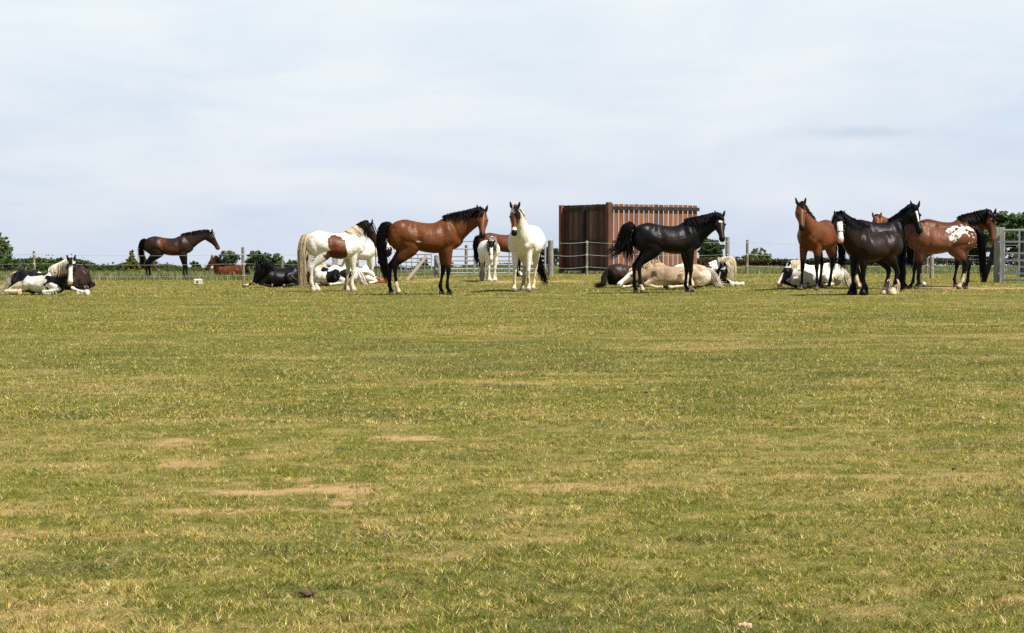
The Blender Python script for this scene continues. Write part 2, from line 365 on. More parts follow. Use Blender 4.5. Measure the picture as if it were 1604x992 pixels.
def make_tree(kind, label, px, top_py, D, wpx, seed, n=3500, col=(.055, .085, .022), leaf=.16, shape='round', group='trees beyond the fence', cat='tree', col2=None):
    r = np.random.RandomState(seed); base = at(px, D); H = zt(top_py, D) - base.z; wr = wpx / 2 / F * D
    o = empty(kind, base); tag(o, label, cat, group)
    bl = []; lim = []
    if shape == 'round':
        for k in range(12):
            a = r.rand() * 6.28; q = r.rand() ** .5; zc = H * (.42 + .42 * r.rand()); rr_ = wr * (.30 + .22 * r.rand()) * (1.15 - .5 * (zc / H - .42))
            bl.append((math.cos(a) * wr * .62 * q * (1.1 - .6 * (zc / H - .42)), math.sin(a) * wr * .6 * q, min(zc, H - rr_ * .8), rr_, rr_, rr_ * .75))
        bl.append((0, 0, H * .80, wr * .45, wr * .45, H * .19)); bl.append((0, 0, H * .5, wr * .7, wr * .6, H * .25))
    elif shape == 'bush':
        for k in range(10):
            a = r.rand() * 6.28; q = r.rand() ** .5; rr_ = wr * (.25 + .2 * r.rand())
            bl.append((math.cos(a) * wr * .75 * q, math.sin(a) * wr * .5 * q, H * (.2 + .5 * r.rand() * (1 - .5 * q)), rr_, rr_, min(rr_, H * .28)))
        bl.append((0, 0, H * .5, wr * .5, wr * .4, H * .5))
    elif shape == 'conifer':
        for k in range(16):
            f = k / 15; a = r.rand() * 6.28; rr_ = wr * (1 - f * .88) * .6
            bl.append((math.cos(a) * rr_ * .5, math.sin(a) * rr_ * .5, H * (.10 + .84 * f), rr_, rr_, H * .07))
    P, sh_ = crown_pts(r, bl, n); P[:, 2] = np.maximum(P[:, 2], .02)
    c = np.array(col)[None] * (.65 + .7 * r.rand(len(P), 1)) * sh_[:, None]
    if col2 is not None: m = r.rand(len(P)) < .35; c[m] = np.array(col2) * (.7 + .6 * r.rand(m.sum(), 1))
    link('crown', leaf_mesh('crown', P, leaf, c, r), M_LEAF, o)
    bm = bmesh.new(); tr = max(.03, H * .028)
    tube(bm, (0, 0, -.1), (0, 0, H * .5), tr, tr * .6, 8)
    for b in bl[:8]: tube(bm, (0, 0, H * (.22 + .2 * r.rand())), (b[0], b[1], b[2]), tr * .45, tr * .12, 6)
    bobj('trunk', bm, M_BARK, o)
    return o
DKG = (.055, .085, .022); MDG = (.075, .115, .026); YEL = (.27, .25, .04); PALE = (.11, .145, .065)
make_tree('tree', 'light green broad-leaved tree cut by the left edge of the photo', -6, 359, 118, 56, 11, 6500, (.12, .17, .05), .13, col2=(.22, .26, .10))
make_tree('bush', 'dark green bush beneath the light green tree at the left edge', 14, 404, 112, 50, 12, 2600, DKG, .13, 'bush', 'bushes along the far hedge', 'bush')
for i, (px, tp, D, w, c_, lb) in enumerate([
    (62, 401, 110, 44, MDG, 'leafy green bush behind the leftmost fence post'),
    (97, 402, 113, 40, DKG, 'dark green bush with upright shoots, left of the lying horse with the white face stripe'),
    (128, 405, 180, 42, (.06, .095, .04), 'rounded dark tree-like bush rising behind the lying horse with the white face stripe'),
    (168, 413, 120, 42, MDG, 'low mid green bush between the lying piebald and the yellowish conifer'),
    (240, 403, 118, 36, (.13, .13, .04), 'brownish green bush behind the hind legs of the dark bay'),
    (283, 416, 150, 50, DKG, 'low dark bush under the belly of the dark bay beyond the fence')]):
    make_tree('bush', lb, px, tp, D, w, 30 + i, 2600, c_, .13, 'bush', 'bushes along the far hedge', 'bush')
make_tree('conifer', 'young yellowish green conifer left of the dark bay horse', 207, 391, 112, 48, 41, 3400, YEL, .12, 'conifer', col2=(.10, .12, .03))
make_tree('conifer', 'smaller yellowish conifer shoot touching the dark bay horse', 226, 399, 113, 34, 42, 2200, YEL, .11, 'conifer', col2=(.10, .12, .03))
make_tree('tree', 'small dark tree in the gap below the neck of the dark bay horse', 306, 408, 260, 20, 43, 1600, DKG, .28)
make_tree('tree', 'round pale green tree behind the small bay lying horse', 359, 391, 300, 44, 44, 3800, PALE, .34)
make_tree('tree', 'round green tree between the two left fence posts', 402, 391, 290, 48, 45, 4200, (.075, .12, .035), .34)
make_tree('tree', 'lower round green tree right of the thin fence post', 430, 395, 290, 42, 46, 3600, (.07, .115, .035), .34)
make_tree('tree', 'small green tree just left of the pale-forelocked lying horse', 457, 405, 240, 32, 47, 2400, MDG, .26)
make_tree('tree', 'small dark tree between the big bay and the far hurdle', 664, 404, 230, 22, 48, 2000, (.05, .08, .04), .25)
make_tree('tree', 'small green tree seen through the bars of the far hurdle', 700, 409, 260, 34, 49, 2000, MDG, .28)
make_tree('tree', 'dark green tree between the middle gate and the wooden windbreak', 862, 387, 210, 46, 50, 4200, DKG, .24)
make_tree('tree', 'dark green tree behind the chest of the black horse with the star', 1112, 371, 140, 52, 51, 4200, (.06, .10, .025), .20)
make_tree('bush', 'low green bush left of the rounded bush on the right side', 1153, 401, 142, 36, 52, 2000, MDG, .15, 'bush', 'bushes along the far hedge', 'bush')
make_tree('bush', 'rounded light green bush standing above the right-hand hedge', 1190, 385, 145, 56, 53, 4200, (.11, .165, .03), .17, 'bush', 'bushes along the far hedge', 'bush')
make_tree('tree', 'large spreading green tree behind the right-hand gate', 1572, 333, 120, 104, 54, 8000, (.075, .115, .035), .26, col2=(.10, .15, .05))
make_tree('tree', 'dark green tree at the right edge behind the right-hand gate', 1618, 360, 128, 70, 55, 5000, DKG, .24)
make_tree('tree', 'lower green tree behind the head of the bay by the right-hand gate', 1522, 372, 122, 44, 56, 3400, MDG, .22)
def hedge(name, label, pts, n, col, leaf, seed, w=1.2):
    """pts: (px, top_py, D)"""
    r = np.random.RandomState(seed); t = r.rand(n) * (len(pts) - 1); i = t.astype(int); f = t - i; A = np.array(pts, float)
    q = A[i] * (1 - f[:, None]) + A[i + 1] * f[:, None]; D = q[:, 2]; x = (q[:, 0] - 802) / F * D; zb = tz(x, D)
    top = EYE - (q[:, 1] - HOR) / F * D; hgt = np.maximum(top - zb, .25)
    hh = hgt * (.62 + .62 * fbm(np.stack([x * .9, D * .1, x * 0], 1), 4)) ; s = r.rand(n) ** .6
    P = np.stack([x, D + (r.rand(n) - .5) * w * 1.2, zb + hh * s], 1)
    spr = r.rand(n) < .03; P[spr, 2] += hgt[spr] * .25 * r.rand(spr.sum())
    c = np.array(col)[None] * (.6 + .75 * r.rand(n, 1)) * (.7 + .6 * fbm(np.stack([x * .4, x * 0, P[:, 2]], 1), 3))[:, None]
    br = fbm(np.stack([x * .25, x * 0 + 5, P[:, 2]], 1), 2) > .56; c[br] = c[br] * [1.35, .85, .9]
    o = link(name, leaf_mesh(name, P, leaf, c, r), M_LEAF); tag(o, label, 'hedge', 'hedges beyond the fence'); return o
hedge('hedge', 'low uneven green hedge along the left behind the wire fence', [(-60, 404, 116), (0, 405, 116), (60, 403, 116), (100, 404, 117), (135, 409, 118), (152, 416, 120), (190, 410, 122), (240, 412, 124), (265, 416, 128), (330, 419, 140), (480, 416, 150), (560, 416, 150)], 22000, MDG, .15, 61)
hedge('hedge', 'dark low hedge seen through the bars of the middle gate', [(560, 416, 150), (640, 418, 150), (720, 417, 150), (800, 414, 146), (900, 413, 142)], 9000, (.06, .085, .03), .18, 62)
hedge('hedge', 'brownish green hedge running behind the two lying horses and the bay on the right', [(1080, 405, 132), (1160, 406, 132), (1240, 405, 130), (1330, 404, 128), (1450, 404, 125), (1660, 402, 120)], 20000, (.065, .085, .026), .15, 63)
# ------------------------------------------------------------------ fences
def fence(name, label, posts, wires, extra=None, mat=None):
    """posts: (px, D, top_py, radius); wires: heights above ground, along the whole run"""
    P = [at(p[0], p[1]) for p in posts]; o = empty(name, P[0]); tag(o, label, 'fence', 'wire fences')
    for p, (px, D, tp, rad) in zip(P, posts):
        if rad <= 0: continue
        h = zt(tp, D) - p.z; bm = bmesh.new(); tube(bm, (0, 0, -.05), (.012 * math.sin(px), 0, h), rad * 1.06, rad * .94, 12)
        q = bobj('post', bm, M_POSTG if rad > .055 else M_POST, o, loc=p - P[0])
        for wz in wires:
            bm = bmesh.new(); tube(bm, (0, -rad * .7, wz - .035), (0, -rad * .7, wz + .035), .020, .014, 8); tube(bm, (0, -rad * .5, wz), (0, -rad - .045, wz), .016, .016, 8)
            bobj('insulator', bm, M_INS, q)
    for wz in wires:
        bm = bmesh.new()
        for a, b in zip(P[:-1], P[1:]):
            k = 6; prev = None
            for i in range(k + 1):
                f = i / k; c = (a - P[0]) * (1 - f) + (b - P[0]) * f + Vector((0, -.09, wz - .05 * math.sin(f * math.pi)))
                if prev is not None: tube(bm, prev, c, .0048, n=5)
                prev = c
        bobj('wire', bm, M_WIRE, o)
    return o
fence('wire_fence', 'three-wire fence with slim wooden posts on the left side of the paddock', [(-273, 69.5, 388, .05), (54, 69, 393.5, .05), (381, 69, 387.5, .055), (560, 67, 390, .045), (684, 65.5, 400, .05)], (.20, .60, .92))
fence('wire_fence', 'wire fence passing in front of the wooden windbreak to the thick post', [(862, 65, 377, .0), (919, 66, 377.5, .04), (1000, 66.5, 378, .04), (1139, 67, 371.6, .075), (1170, 70, 376, .05), (1320, 73, 378, .05), (1452, 76, 384, .045), (1700, 80, 384, .05)], (.28, .68, 1.10))
fence('wire_fence', 'short run of wire fence leading up to the right-hand gate post', [(1459, 57, 395, .06), (1563, 52.2, 362, .0)], (.30, .62, .95))
bm = bmesh.new(); p = at(442, 78); tube(bm, (0, 0, -.05), (.01, 0, zt(401, 78) - p.z), .045, .04, 10)
tag(bobj('fence_post', bm, M_POST, loc=p), 'lone thin wooden post beyond the fence above the lying black horse', 'post')
bm = bmesh.new(); p = at(730, 74); tube(bm, (0, 0, -.05), (.01, 0, zt(384, 74) - p.z), .06, .055, 12)
tag(bobj('fence_post', bm, M_POST, loc=p), 'round wooden post seen through the bars of the middle gate', 'post')
bm = bmesh.new(); p = at(1601, 60); tube(bm, (0, 0, -.05), (0, 0, zt(370, 60) - p.z), .13, .12, 14)
tag(bobj('strainer_post', bm, M_RAIL, loc=p), 'thick dark post behind the bars of the right-hand gate', 'post')
# gate posts
def post(label, px, D, tp, r_, mat, square=False):
    p = at(px, D); bm = bmesh.new(); h = zt(tp, D) - p.z
    if square: box(bm, (0, 0, h / 2 - .02), (r_ * 2, r_ * 2, h + .04), bev=.012)
    else: tube(bm, (0, 0, -.05), (0, 0, h), r_ * 1.04, r_, 16)
    o = bobj('gate_post', bm, mat, loc=p); tag(o, label, 'gate post', 'gate posts'); return o
post('pale round post at the left end of the middle gate', 683.5, 65.5, 401, .075, M_POSTG)
post('grey round post at the right end of the middle gate', 862.5, 65, 377, .09, M_POSTG)
post('thick square grey post carrying the right-hand gate', 1565, 52, 356.5, .12, M_POSTG, True)
def brace(label, a, b, rad, mat):
    bm = bmesh.new(); tube(bm, (0, 0, -.03), b - a, rad, rad, 10); tag(bobj('brace', bm, mat, loc=a), label, 'brace', 'leaning braces')
a = at(636, 61); b = Vector(((667 - 802) / F * 65, 65, zt(403, 65))); brace('pale wooden brace leaning left from the post of the middle gate', a, b, .06, M_POST)
a = at(1540, 52.4); b = Vector(((1561 - 802) / F * 52.1, 52.1, zt(376, 52.1))); brace('dark wooden brace leaning against the right-hand gate post', a, b, .07, M_RAIL)
def gate(name, label, a, b, ztop, zs, ups, rad=.021):
    o = empty(name, a); tag(o, label, 'gate', 'metal gates'); v = b - a; v.z = 0; L = v.length; ax = v.normalized()
    for f in (0, 1):
        fr = bmesh.new(); tube(fr, ax * L * f + Vector((0, 0, zs[-1] - .02)), ax * L * f + Vector((0, 0, zs[0] + .02)), rad * 1.25, n=10); bobj('stile', fr, M_GALV, o)
    for z in zs: bm = bmesh.new(); tube(bm, Vector((0, 0, z)), ax * L + Vector((0, 0, z)), rad if z != zs[0] else rad * 1.1, n=10); bobj('rail', bm, M_GALV, o)
    for f in ups:
        bm = bmesh.new(); c = ax * L * f + Vector((0, -.024, 0)); box(bm, c + Vector((0, 0, (zs[0] + zs[-1]) / 2)), (.045, .012, zs[0] - zs[-1] + .04), Matrix.Rotation(math.atan2(ax.y, ax.x), 4, 'Z')); bobj('upright', bm, M_GALV, o)
    for z in (zs[1], zs[-2]): bm = bmesh.new(); box(bm, Vector((0, 0, z)) - ax * .07, (.14, .03, .05), Matrix.Rotation(math.atan2(ax.y, ax.x), 4, 'Z')); bobj('hinge', bm, M_GALV, o)
    return o
a = at(689, 65.2); b = at(854, 64.8); s_ = lambda py, D, g: zt(py, D) - g.z
gate('metal_gate', 'galvanised seven-bar field gate in the middle, behind the small cob', a, b, 0, [s_(y, 65, a) for y in (378, 390, 402, 408.5, 415, 421.5, 428)], (.33, .66), .024)
a = at(1571, 51.8); b = at(1770, 49.5)
gate('metal_gate', 'galvanised seven-bar field gate cut by the right edge', a, b, 0, [s_(y, 51.8, a) for y in (361, 379, 397, 408, 418, 428.5, 438.5)], (.13, .5), .026)
a = at(628, 88); b = at(676, 86)
gate('metal_hurdle', 'small barred metal hurdle farther off behind the hind legs of the big bay', a, b, 0, [s_(y, 88, a) for y in (399, 405, 411, 417, 424)], (.18, .36, .56, .78), .022)
# ------------------------------------------------------------------ the slatted timber windbreak
def board_mat(name, c1, c2): return mat_noise(name, c1, c2, 3.0, rough=.75, stretch=(5, 5, .5), bump=.25)
BM_ = [board_mat('board_orange', (.15, .052, .018), (.32, .120, .042)), board_mat('board_rust', (.12, .042, .018), (.24, .085, .032)), board_mat('board_brown', (.07, .034, .02), (.16, .075, .038)), board_mat('board_tan', (.18, .075, .030), (.34, .15, .058))]
BG_ = [board_mat('board_shaded_tan', (.12, .085, .062), (.25, .19, .145)), board_mat('board_shaded_dark', (.035, .018, .012), (.08, .040, .025)), board_mat('board_shaded_umber', (.075, .030, .016), (.16, .068, .036)), board_mat('board_shaded_grey_brown', (.09, .045, .027), (.18, .098, .06))]  # left wing boards: the wing's shade is put into these darker tones
def windbreak():
    A = at(880, 72.0); B = at(953.5, 69.5); C_ = at(1092, 71.6); r = random.Random(4)
    ztop = zt(320.5, 70); zg = B.z
    o = empty('slatted_windbreak', B); tag(o, 'tall brown slatted timber windbreak of two wings meeting at a corner post', 'windbreak')
    H = ztop - zg
    def wing(P, Q, step, gap, mats, wts, far):
        v = Q - P; v.z = 0; L = v.length; ax = v.normalized(); nrmv = Vector((ax.y, -ax.x, 0));
        if nrmv.y > 0: nrmv = -nrmv
        R = Matrix.Rotation(math.atan2(ax.y, ax.x), 4, 'Z'); off = P - B; off.z = 0
        for hz, hh in ((H - .14, .13), (H * .46, .11), (.16, .11)):
            bm = bmesh.new(); c = off + ax * L / 2 + nrmv * .045; box(bm, c + Vector((0, 0, hz)), (L + (.10 if far else 0), .055, hh), R, .006)
            bobj('rail', bm, M_RAIL, o)
        n = 18 if far else int(L / step); step = L / n
        for i in range(n):
            w = step * (1 - gap); z1 = H + r.uniform(.0, .012); z0 = .10 + r.uniform(0, .05)
            bm = bmesh.new(); box(bm, (0, 0, (z1 - z0) / 2), (w * r.uniform(.96, 1.0), .022, z1 - z0), R @ Matrix.Rotation(r.uniform(-.004, .004), 4, 'Y'), .003)
            m = mats[r.choices(range(4), wts)[0]]
            bobj('board', bm, m, o, loc=off + ax * (step * (i + .5)) - nrmv * .002 + Vector((0, 0, z0)))
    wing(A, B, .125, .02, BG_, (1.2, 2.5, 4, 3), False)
    wing(B, C_, .185, .165, BM_, (6, 2.5, 1, 4), True)
    for P, rad, hh, m in ((A, .085, H + .02, BM_[1]), (B, .085, H + .06, BM_[2]), (A.lerp(B, .48), .08, H, M_RAIL)):
        bm = bmesh.new(); off = P - B; off.z = 0; box(bm, Vector((0, -.10, hh / 2 - .03)), (rad * 2, rad * 2, hh + .06), Matrix.Rotation(.5, 4, 'Z'), .01); bobj('post', bm, m, o, loc=off)
    bm = bmesh.new(); off = A.lerp(B, .48) - B; off.z = 0; tube(bm, off + Vector((.25, -.10, H - .15)), off + Vector((.0, -.12, H - .95)), .04, n=8); bobj('corner_brace', bm, M_RAIL, o)
    off = C_ - B; off.z = 0; bm = bmesh.new(); box(bm, off + Vector((-.06, .09, H / 2)), (.10, .10, H), None, .01); bobj('post', bm, BM_[1], o)
windbreak()
# small things in the grass
p = gp(310, 446); bm = bmesh.new(); box(bm, (0, 0, .085), (.27, .22, .17), Matrix.Rotation(.15, 4, 'Z'), .02)
M_SALT = mat_noise('salt_lick', (.50, .44, .38), (.68, .63, .56), 9)
o = bobj('salt_lick', bm, M_SALT, loc=p); tag(o, 'pale block of salt lick with a dark hole in the grass below the dark bay', 'salt lick')
bm = bmesh.new(); tube(bm, (.0, -.1135, .09), (.0, -.125, .09), .03, n=14); bobj('hole', bm, M_DUNG, o)
def clod(px, py, wpx, label, seed, mat=M_DUNG, cat='dung'):
    p = gp(px, py); s_ = p.y / F; w = wpx * s_ / 2; r = random.Random(seed); bm = bmesh.new()
    for k in range(5):
        m = Matrix.Translation((r.uniform(-.6, .6) * w, r.uniform(-.5, .5) * w, w * .14)) @ Matrix.Diagonal((w * .55, w * .5, w * .38, 1))
        rr_ = bmesh.ops.create_icosphere(bm, subdivisions=2, radius=1, matrix=m)
        for v in rr_['verts']: v.co += Vector((r.uniform(-1, 1), r.uniform(-1, 1), r.uniform(-1, 1))) * w * .12
    tag(bobj('dung', bm, mat, smooth=True, loc=p), label, cat, 'droppings and clods on the paddock')
M_CLOD = mat_noise('brown_clod', (.05, .032, .022), (.17, .115, .08), 14)
clod(78, 623, 9, 'small black dropping on the grass far to the left, level with the dark streak', 1)
clod(115, 696, 8, 'small black dropping on the left, in front of the other left one', 2)
clod(487, 630, 7, 'small dark dropping left of the middle of the field', 3)
clod(1495, 735, 9, 'small black dropping alone on the right half of the field', 4)
clod(1545, 558, 7, 'tiny dark dropping nearest the right-hand gate', 5)
clod(484, 931, 26, 'flattened dark brown clod in the near grass left of centre', 6, M_CLOD)
clod(534, 706, 16, 'thin flat dark clod between the bare patches on the left', 7)
clod(1012, 615, 6, 'tiny dark dropping in the middle distance right of centre', 8)
M_LITTER = mat_noise('dead_leaf', (.35, .20, .12), (.60, .45, .32), 12)
clod(1166, 982, 22, 'pale tan dry clod at the bottom of the near grass', 9, M_LITTER, 'clod')
# ------------------------------------------------------------------ horses
BAY = np.array([.112, .037, .0110]); BAYD = np.array([.085, .027, .010]); BLK = np.array([.0036, .0032, .0032]); BRN = np.array([.020, .0105, .007])
WHT = np.array([.72, .665, .56]); CREAM = np.array([.62, .50, .32]); DUN = np.array([.40, .285, .175]); CHES = np.array([.20, .065, .022])
PINK = np.array([.60, .36, .27]); HOOF = np.array([.12, .10, .08]); BLOND = np.array([.66, .53, .32])
def cr_interp(ts, vals, t):
    """smooth (Catmull-Rom like) interpolation of station values"""
    ts = np.asarray(ts, float); vals = np.asarray(vals, float); t = np.asarray(t, float)
    m = np.gradient(vals, ts, axis=0)
    k = np.clip(np.searchsorted(ts, t, side='right') - 1, 0, len(ts) - 2)
    h = (ts[k + 1] - ts[k]); s = (t - ts[k]) / h
    sh = (slice(None),) + (None,) * (vals.ndim - 1); s = s[sh]; h = h[sh]
    return ((2 * s ** 3 - 3 * s ** 2 + 1) * vals[k] + (s ** 3 - 2 * s ** 2 + s) * h * m[k] + (-2 * s ** 3 + 3 * s ** 2) * vals[k + 1] + (s ** 3 - s ** 2) * h * m[k + 1])
def nrm(v):
    v = np.asarray(v, float); return v / max(np.linalg.norm(v), 1e-9)
class Shell:
    def __init__(s): s.V = []; s.Fq = []; s.n = 0; s.samp = []
    def loft(s, C, U, Lt, ru, rl, n=18, egg=None, part=None, tt=None):
        """closed tube of elliptical rings: C centres, U 'up' axes, Lt lateral axes"""
        m = len(C); a = np.linspace(0, 2 * np.pi, n, endpoint=False)
        ca, sa = np.cos(a), np.sin(a)
        R = []
        for i in range(m):
            rr = rl[i] * ca
            if egg is not None: rr = rr * (1 - egg[i] * np.clip(sa, -1, 1))
            R.append(C[i] + np.outer(sa * ru[i], U[i]) + np.outer(rr, Lt[i]))
        V = np.concatenate(R + [C[:1], C[-1:]]); b = s.n
        q = []
        for i in range(m - 1):
            for j in range(n):
                k = (j + 1) % n
                q.append((b + i * n + j, b + i * n + k, b + (i + 1) * n + k, b + (i + 1) * n + j))
        for j in range(n):
            k = (j + 1) % n
            q.append((b + m * n, b + k, b + j)); q.append((b + m * n + 1, b + (m - 1) * n + j, b + (m - 1) * n + k))
        s.V.append(V); s.Fq += q; s.n += len(V)
        if part is not None:
            for i in range(m): s.samp.append((part, tt[i], *C[i], .5 * (ru[i] + rl[i])))
    def ball(s, c, r, part=None, t=0, M=None):
        c = np.asarray(c, float); k = 9; z = np.cos(np.linspace(.12, np.pi - .12, k)); rad = np.sqrt(1 - z * z)
        M = np.eye(3) if M is None else M
        C = np.array([c + M @ (np.array([0, 0, q]) * r[2]) for q in z])
        s.loft(C, [M[:, 0]] * k, [M[:, 1]] * k, rad * r[0], rad * r[1], 14)

TR_X = np.array([-.86, -.82, -.74, -.62, -.48, -.30, -.10, .10, .28, .42, .54, .64, .70])
TR_TOP = np.array([1.30, 1.39, 1.47, 1.525, 1.545, 1.51, 1.475, 1.475, 1.545, 1.575, 1.50, 1.38, 1.28])
TR_BOT = np.array([1.10, 1.02, .98, .965, .955, .925, .875, .850, .865, .895, .94, 1.00, 1.06])
TR_W = np.array([.085, .145, .215, .265, .285, .28, .295, .30, .275, .245, .215, .155, .09])
FR = ([0, 1, 1.35, 1.7, 1.9, 2, 2.12, 2.3, 2.7, 2.92, 3.0, 3.3, 3.7, 4.0, 4.08, 5],
      [.16, .130, .102, .070, .053, .056, .047, .035, .033, .043, .047, .036, .038, .048, .054, .066],
      [.10, .092, .078, .060, .048, .051, .042, .031, .029, .037, .040, .032, .036, .046, .052, .062])
HR = ([0, .6, 1, 1.3, 1.6, 1.85, 2, 2.15, 2.35, 2.75, 2.93, 3, 3.3, 3.7, 4, 4.08, 5],
      [.26, .225, .180, .148, .102, .064, .068, .055, .041, .037, .045, .049, .039, .040, .048, .054, .065],
      [.14, .135, .122, .102, .078, .050, .050, .043, .033, .031, .039, .041, .034, .038, .046, .052, .062])
FJ = [(.40, .13, 1.12), (.36, .155, .95), (.42, .14, .49), (.41, .14, .17), (.455, .14, .08), (.475, .14, 0)]
HJ = [(-.52, .13, 1.22), (-.37, .175, .98), (-.71, .14, .60), (-.67, .14, .19), (-.625, .14, .085), (-.61, .14, 0)]
def leg_shift(J, dx, dy=0, knee=0):
    z0 = J[0][2]; out = []
    for i, (x, y, z) in enumerate(J):
        f = (z0 - z) / z0; out.append((x + dx * f + (knee if i == 2 else 0), y + dy * f, z))
    return out
LIE_F_FOLD = [(.42, .17, .50), (.34, .20, .28), (.70, .20, .13), (.42, .27, .06), (.33, .28, .055), (.27, .28, .05)]
LIE_F_OUT = [(.42, .17, .50), (.40, .19, .25), (.78, .19, .15), (1.08, .19, .06), (1.17, .19, .06), (1.25, .19, .055)]
LIE_H = [(-.50, .18, .42), (-.16, .33, .30), (-.56, .40, .12), (-.17, .44, .07), (-.07, .44, .06), (.0, .44, .055)]

def make_horse_raw(name, label, pos, heading, scale=1.0, poll=(.98, 0, 1.82), head=(.6, 0, -.8), headworld=True, lat=None,
               girth=1.0, legs=None, lie=False, roll=0.0, zs=1.0, neckw=1.0, headscale=1.0, legw=1.0, feather=None,
               coat=None, mane=None, tail=None, forelock=None, ears=None, group=None, bend=0, sx=1.0, vox=.0155, earshape=1.0, neckmid=None, halter=False, trunkdz=None, sit=None):
    """coat: dict(base, legs, socks, head, muzzle, blaze, blobs, fn). poll is in the horse's own frame, head direction in the world's"""
    rr = np.random.RandomState(abs(hash(label)) % 9999 if False else (sum(map(ord, label)) * 7) % 9973)
    hd = np.array(head, float)
    Rz = np.array([[math.cos(heading), -math.sin(heading), 0], [math.sin(heading), math.cos(heading), 0], [0, 0, 1]])
    if headworld: hd = Rz.T @ hd
    hd = nrm(hd)
    up = np.array([0, 0, 1.0])
    hl = nrm(np.cross(up, hd)) if lat is None else nrm(Rz.T @ np.array(lat, float))
    hl = nrm(hl - hd * hl.dot(hd)); hn = np.cross(hd, hl)
    sh = Shell()
    # ---- trunk
    xs = np.linspace(TR_X[0], TR_X[-1], 34)
    top = cr_interp(TR_X, TR_TOP, xs); bot = cr_interp(TR_X, TR_BOT, xs); wd = cr_interp(TR_X, TR_W, xs) * girth
    mid = sstep(-.75, -.3, xs) * (1 - sstep(.35, .6, xs))
    bot = bot - (girth - 1) * .35 * mid
    wd = wd * (1 + .10 * mid)
    dz = 0.0
    if lie: dz = -bot.min() + .015
    if trunkdz is not None: dz = trunkdz
    C = np.stack([xs, bend * np.clip(-.2 - xs, 0, 1) ** 1.5, (top + bot) / 2], 1)
    cr, sr = math.cos(roll), math.sin(roll)
    Rr = np.array([[1, 0, 0], [0, cr, -sr], [0, sr, cr]])
    def T(p):
        p = np.asarray(p, float).copy(); p = np.atleast_2d(p)
        if roll or dz or zs != 1:
            p = p + [0, 0, dz]; p[:, 2] *= zs; c0 = np.array([0, 0, .34 * zs]); p = (p - c0) @ Rr.T + c0
        return p
    C = T(C); Ut = Rr @ np.array([0, 0, 1.0]); Lt = Rr @ np.array([0, 1.0, 0])
    sh.loft(C, [Ut] * 34, [Lt] * 34, (top - bot) / 2 * zs, wd, 28, egg=.16 * mid + .10, part=0, tt=xs)
    for sgn in (-1, 1):
        def B(c, r): sh.ball(T([(c[0], c[1] * sgn, c[2])])[0], (r[0], r[1] * girth, r[2] * zs))
        B((-.60, .135, 1.20), (.235, .135, .30)); B((-.44, .18, 1.08), (.17, .10, .22)); B((.40, .165, 1.16), (.16, .085, .27)); B((.52, .11, 1.10), (.13, .10, .15))
        B((.33, .15, 1.00), (.13, .085, .12))
    # ---- neck
    L = .605 * headscale; headscale_w = headscale
    O = np.array(poll, float)
    P0 = T([(.36, 0, 1.25)])[0]
    P3 = O - hn * .105 * headscale + hd * .03
    e = nrm(P3 - P0); dist = np.linalg.norm(P3 - P0)
    P1 = P0 + nrm(.75 * (Rr @ np.array([.80, 0, .6])) + .35 * e) * dist * .38 if neckmid is None else np.array(neckmid[0], float)
    back = nrm(-hd * .62 - hn * .8)           # the neck leaves the head backwards and down
    P2 = P3 + nrm(back * .8 - e * .6) * dist * .30 if neckmid is None else np.array(neckmid[1], float)
    t = np.linspace(0, 1, 20); tt = t[:, None]
    NC = (1 - tt) ** 3 * P0 + 3 * (1 - tt) ** 2 * tt * P1 + 3 * (1 - tt) * tt ** 2 * P2 + tt ** 3 * P3
    dN = np.gradient(NC, axis=0); dN /= np.linalg.norm(dN, axis=1)[:, None]
    l0 = Lt; NL = []; NU = []
    for i in range(20):
        s_ = t[i] ** 1.3; l_ = nrm(l0 * (1 - s_) + hl * s_); l_ = nrm(l_ - dN[i] * l_.dot(dN[i])); NL.append(l_); NU.append(np.cross(dN[i], l_))
    NL = np.array(NL); NU = np.array(NU)
    nru = cr_interp([0, .2, .45, .7, .88, 1], [.31, .29, .225, .178, .155, .13], t) * neckw * (.5 + .5 * headscale)
    nrl = cr_interp([0, .2, .45, .7, .88, 1], [.20, .165, .120, .098, .090, .082], t) * neckw * (.5 + .5 * headscale) * (.5 + .5 * girth)
    sh.loft(NC, NU, NL, nru, nrl, 20, egg=np.full(20, .22), part=1, tt=t)
    # ---- head
    ht = np.array([-.10, -.04, .05, .2, .33, .45, .58, .70, .80, .90, .97, 1.03])
    dep = np.array([.15, .23, .28, .31, .285, .235, .190, .162, .150, .158, .136, .08]) * headscale
    wid = np.array([.10, .16, .19, .225, .218, .180, .142, .124, .120, .134, .122, .07]) * headscale
    drop = np.array([.05, .012, 0, 0, 0, .003, .006, .006, .004, .002, .012, .035]) * headscale
    q = np.linspace(ht[0], ht[-1], 26)
    dep_ = cr_interp(ht, dep, q); wid_ = cr_interp(ht, wid, q); dr_ = cr_interp(ht, drop, q)
    HC = O + np.outer(q * L, hd) - np.outer(dep_ / 2 + dr_, hn)
    sh.loft(HC, [hn] * 26, [hl] * 26, dep_ / 2, wid_ / 2, 20, egg=np.interp(q, [0, .3, .6, 1], [-.05, -.02, .12, .05]), part=2, tt=q)
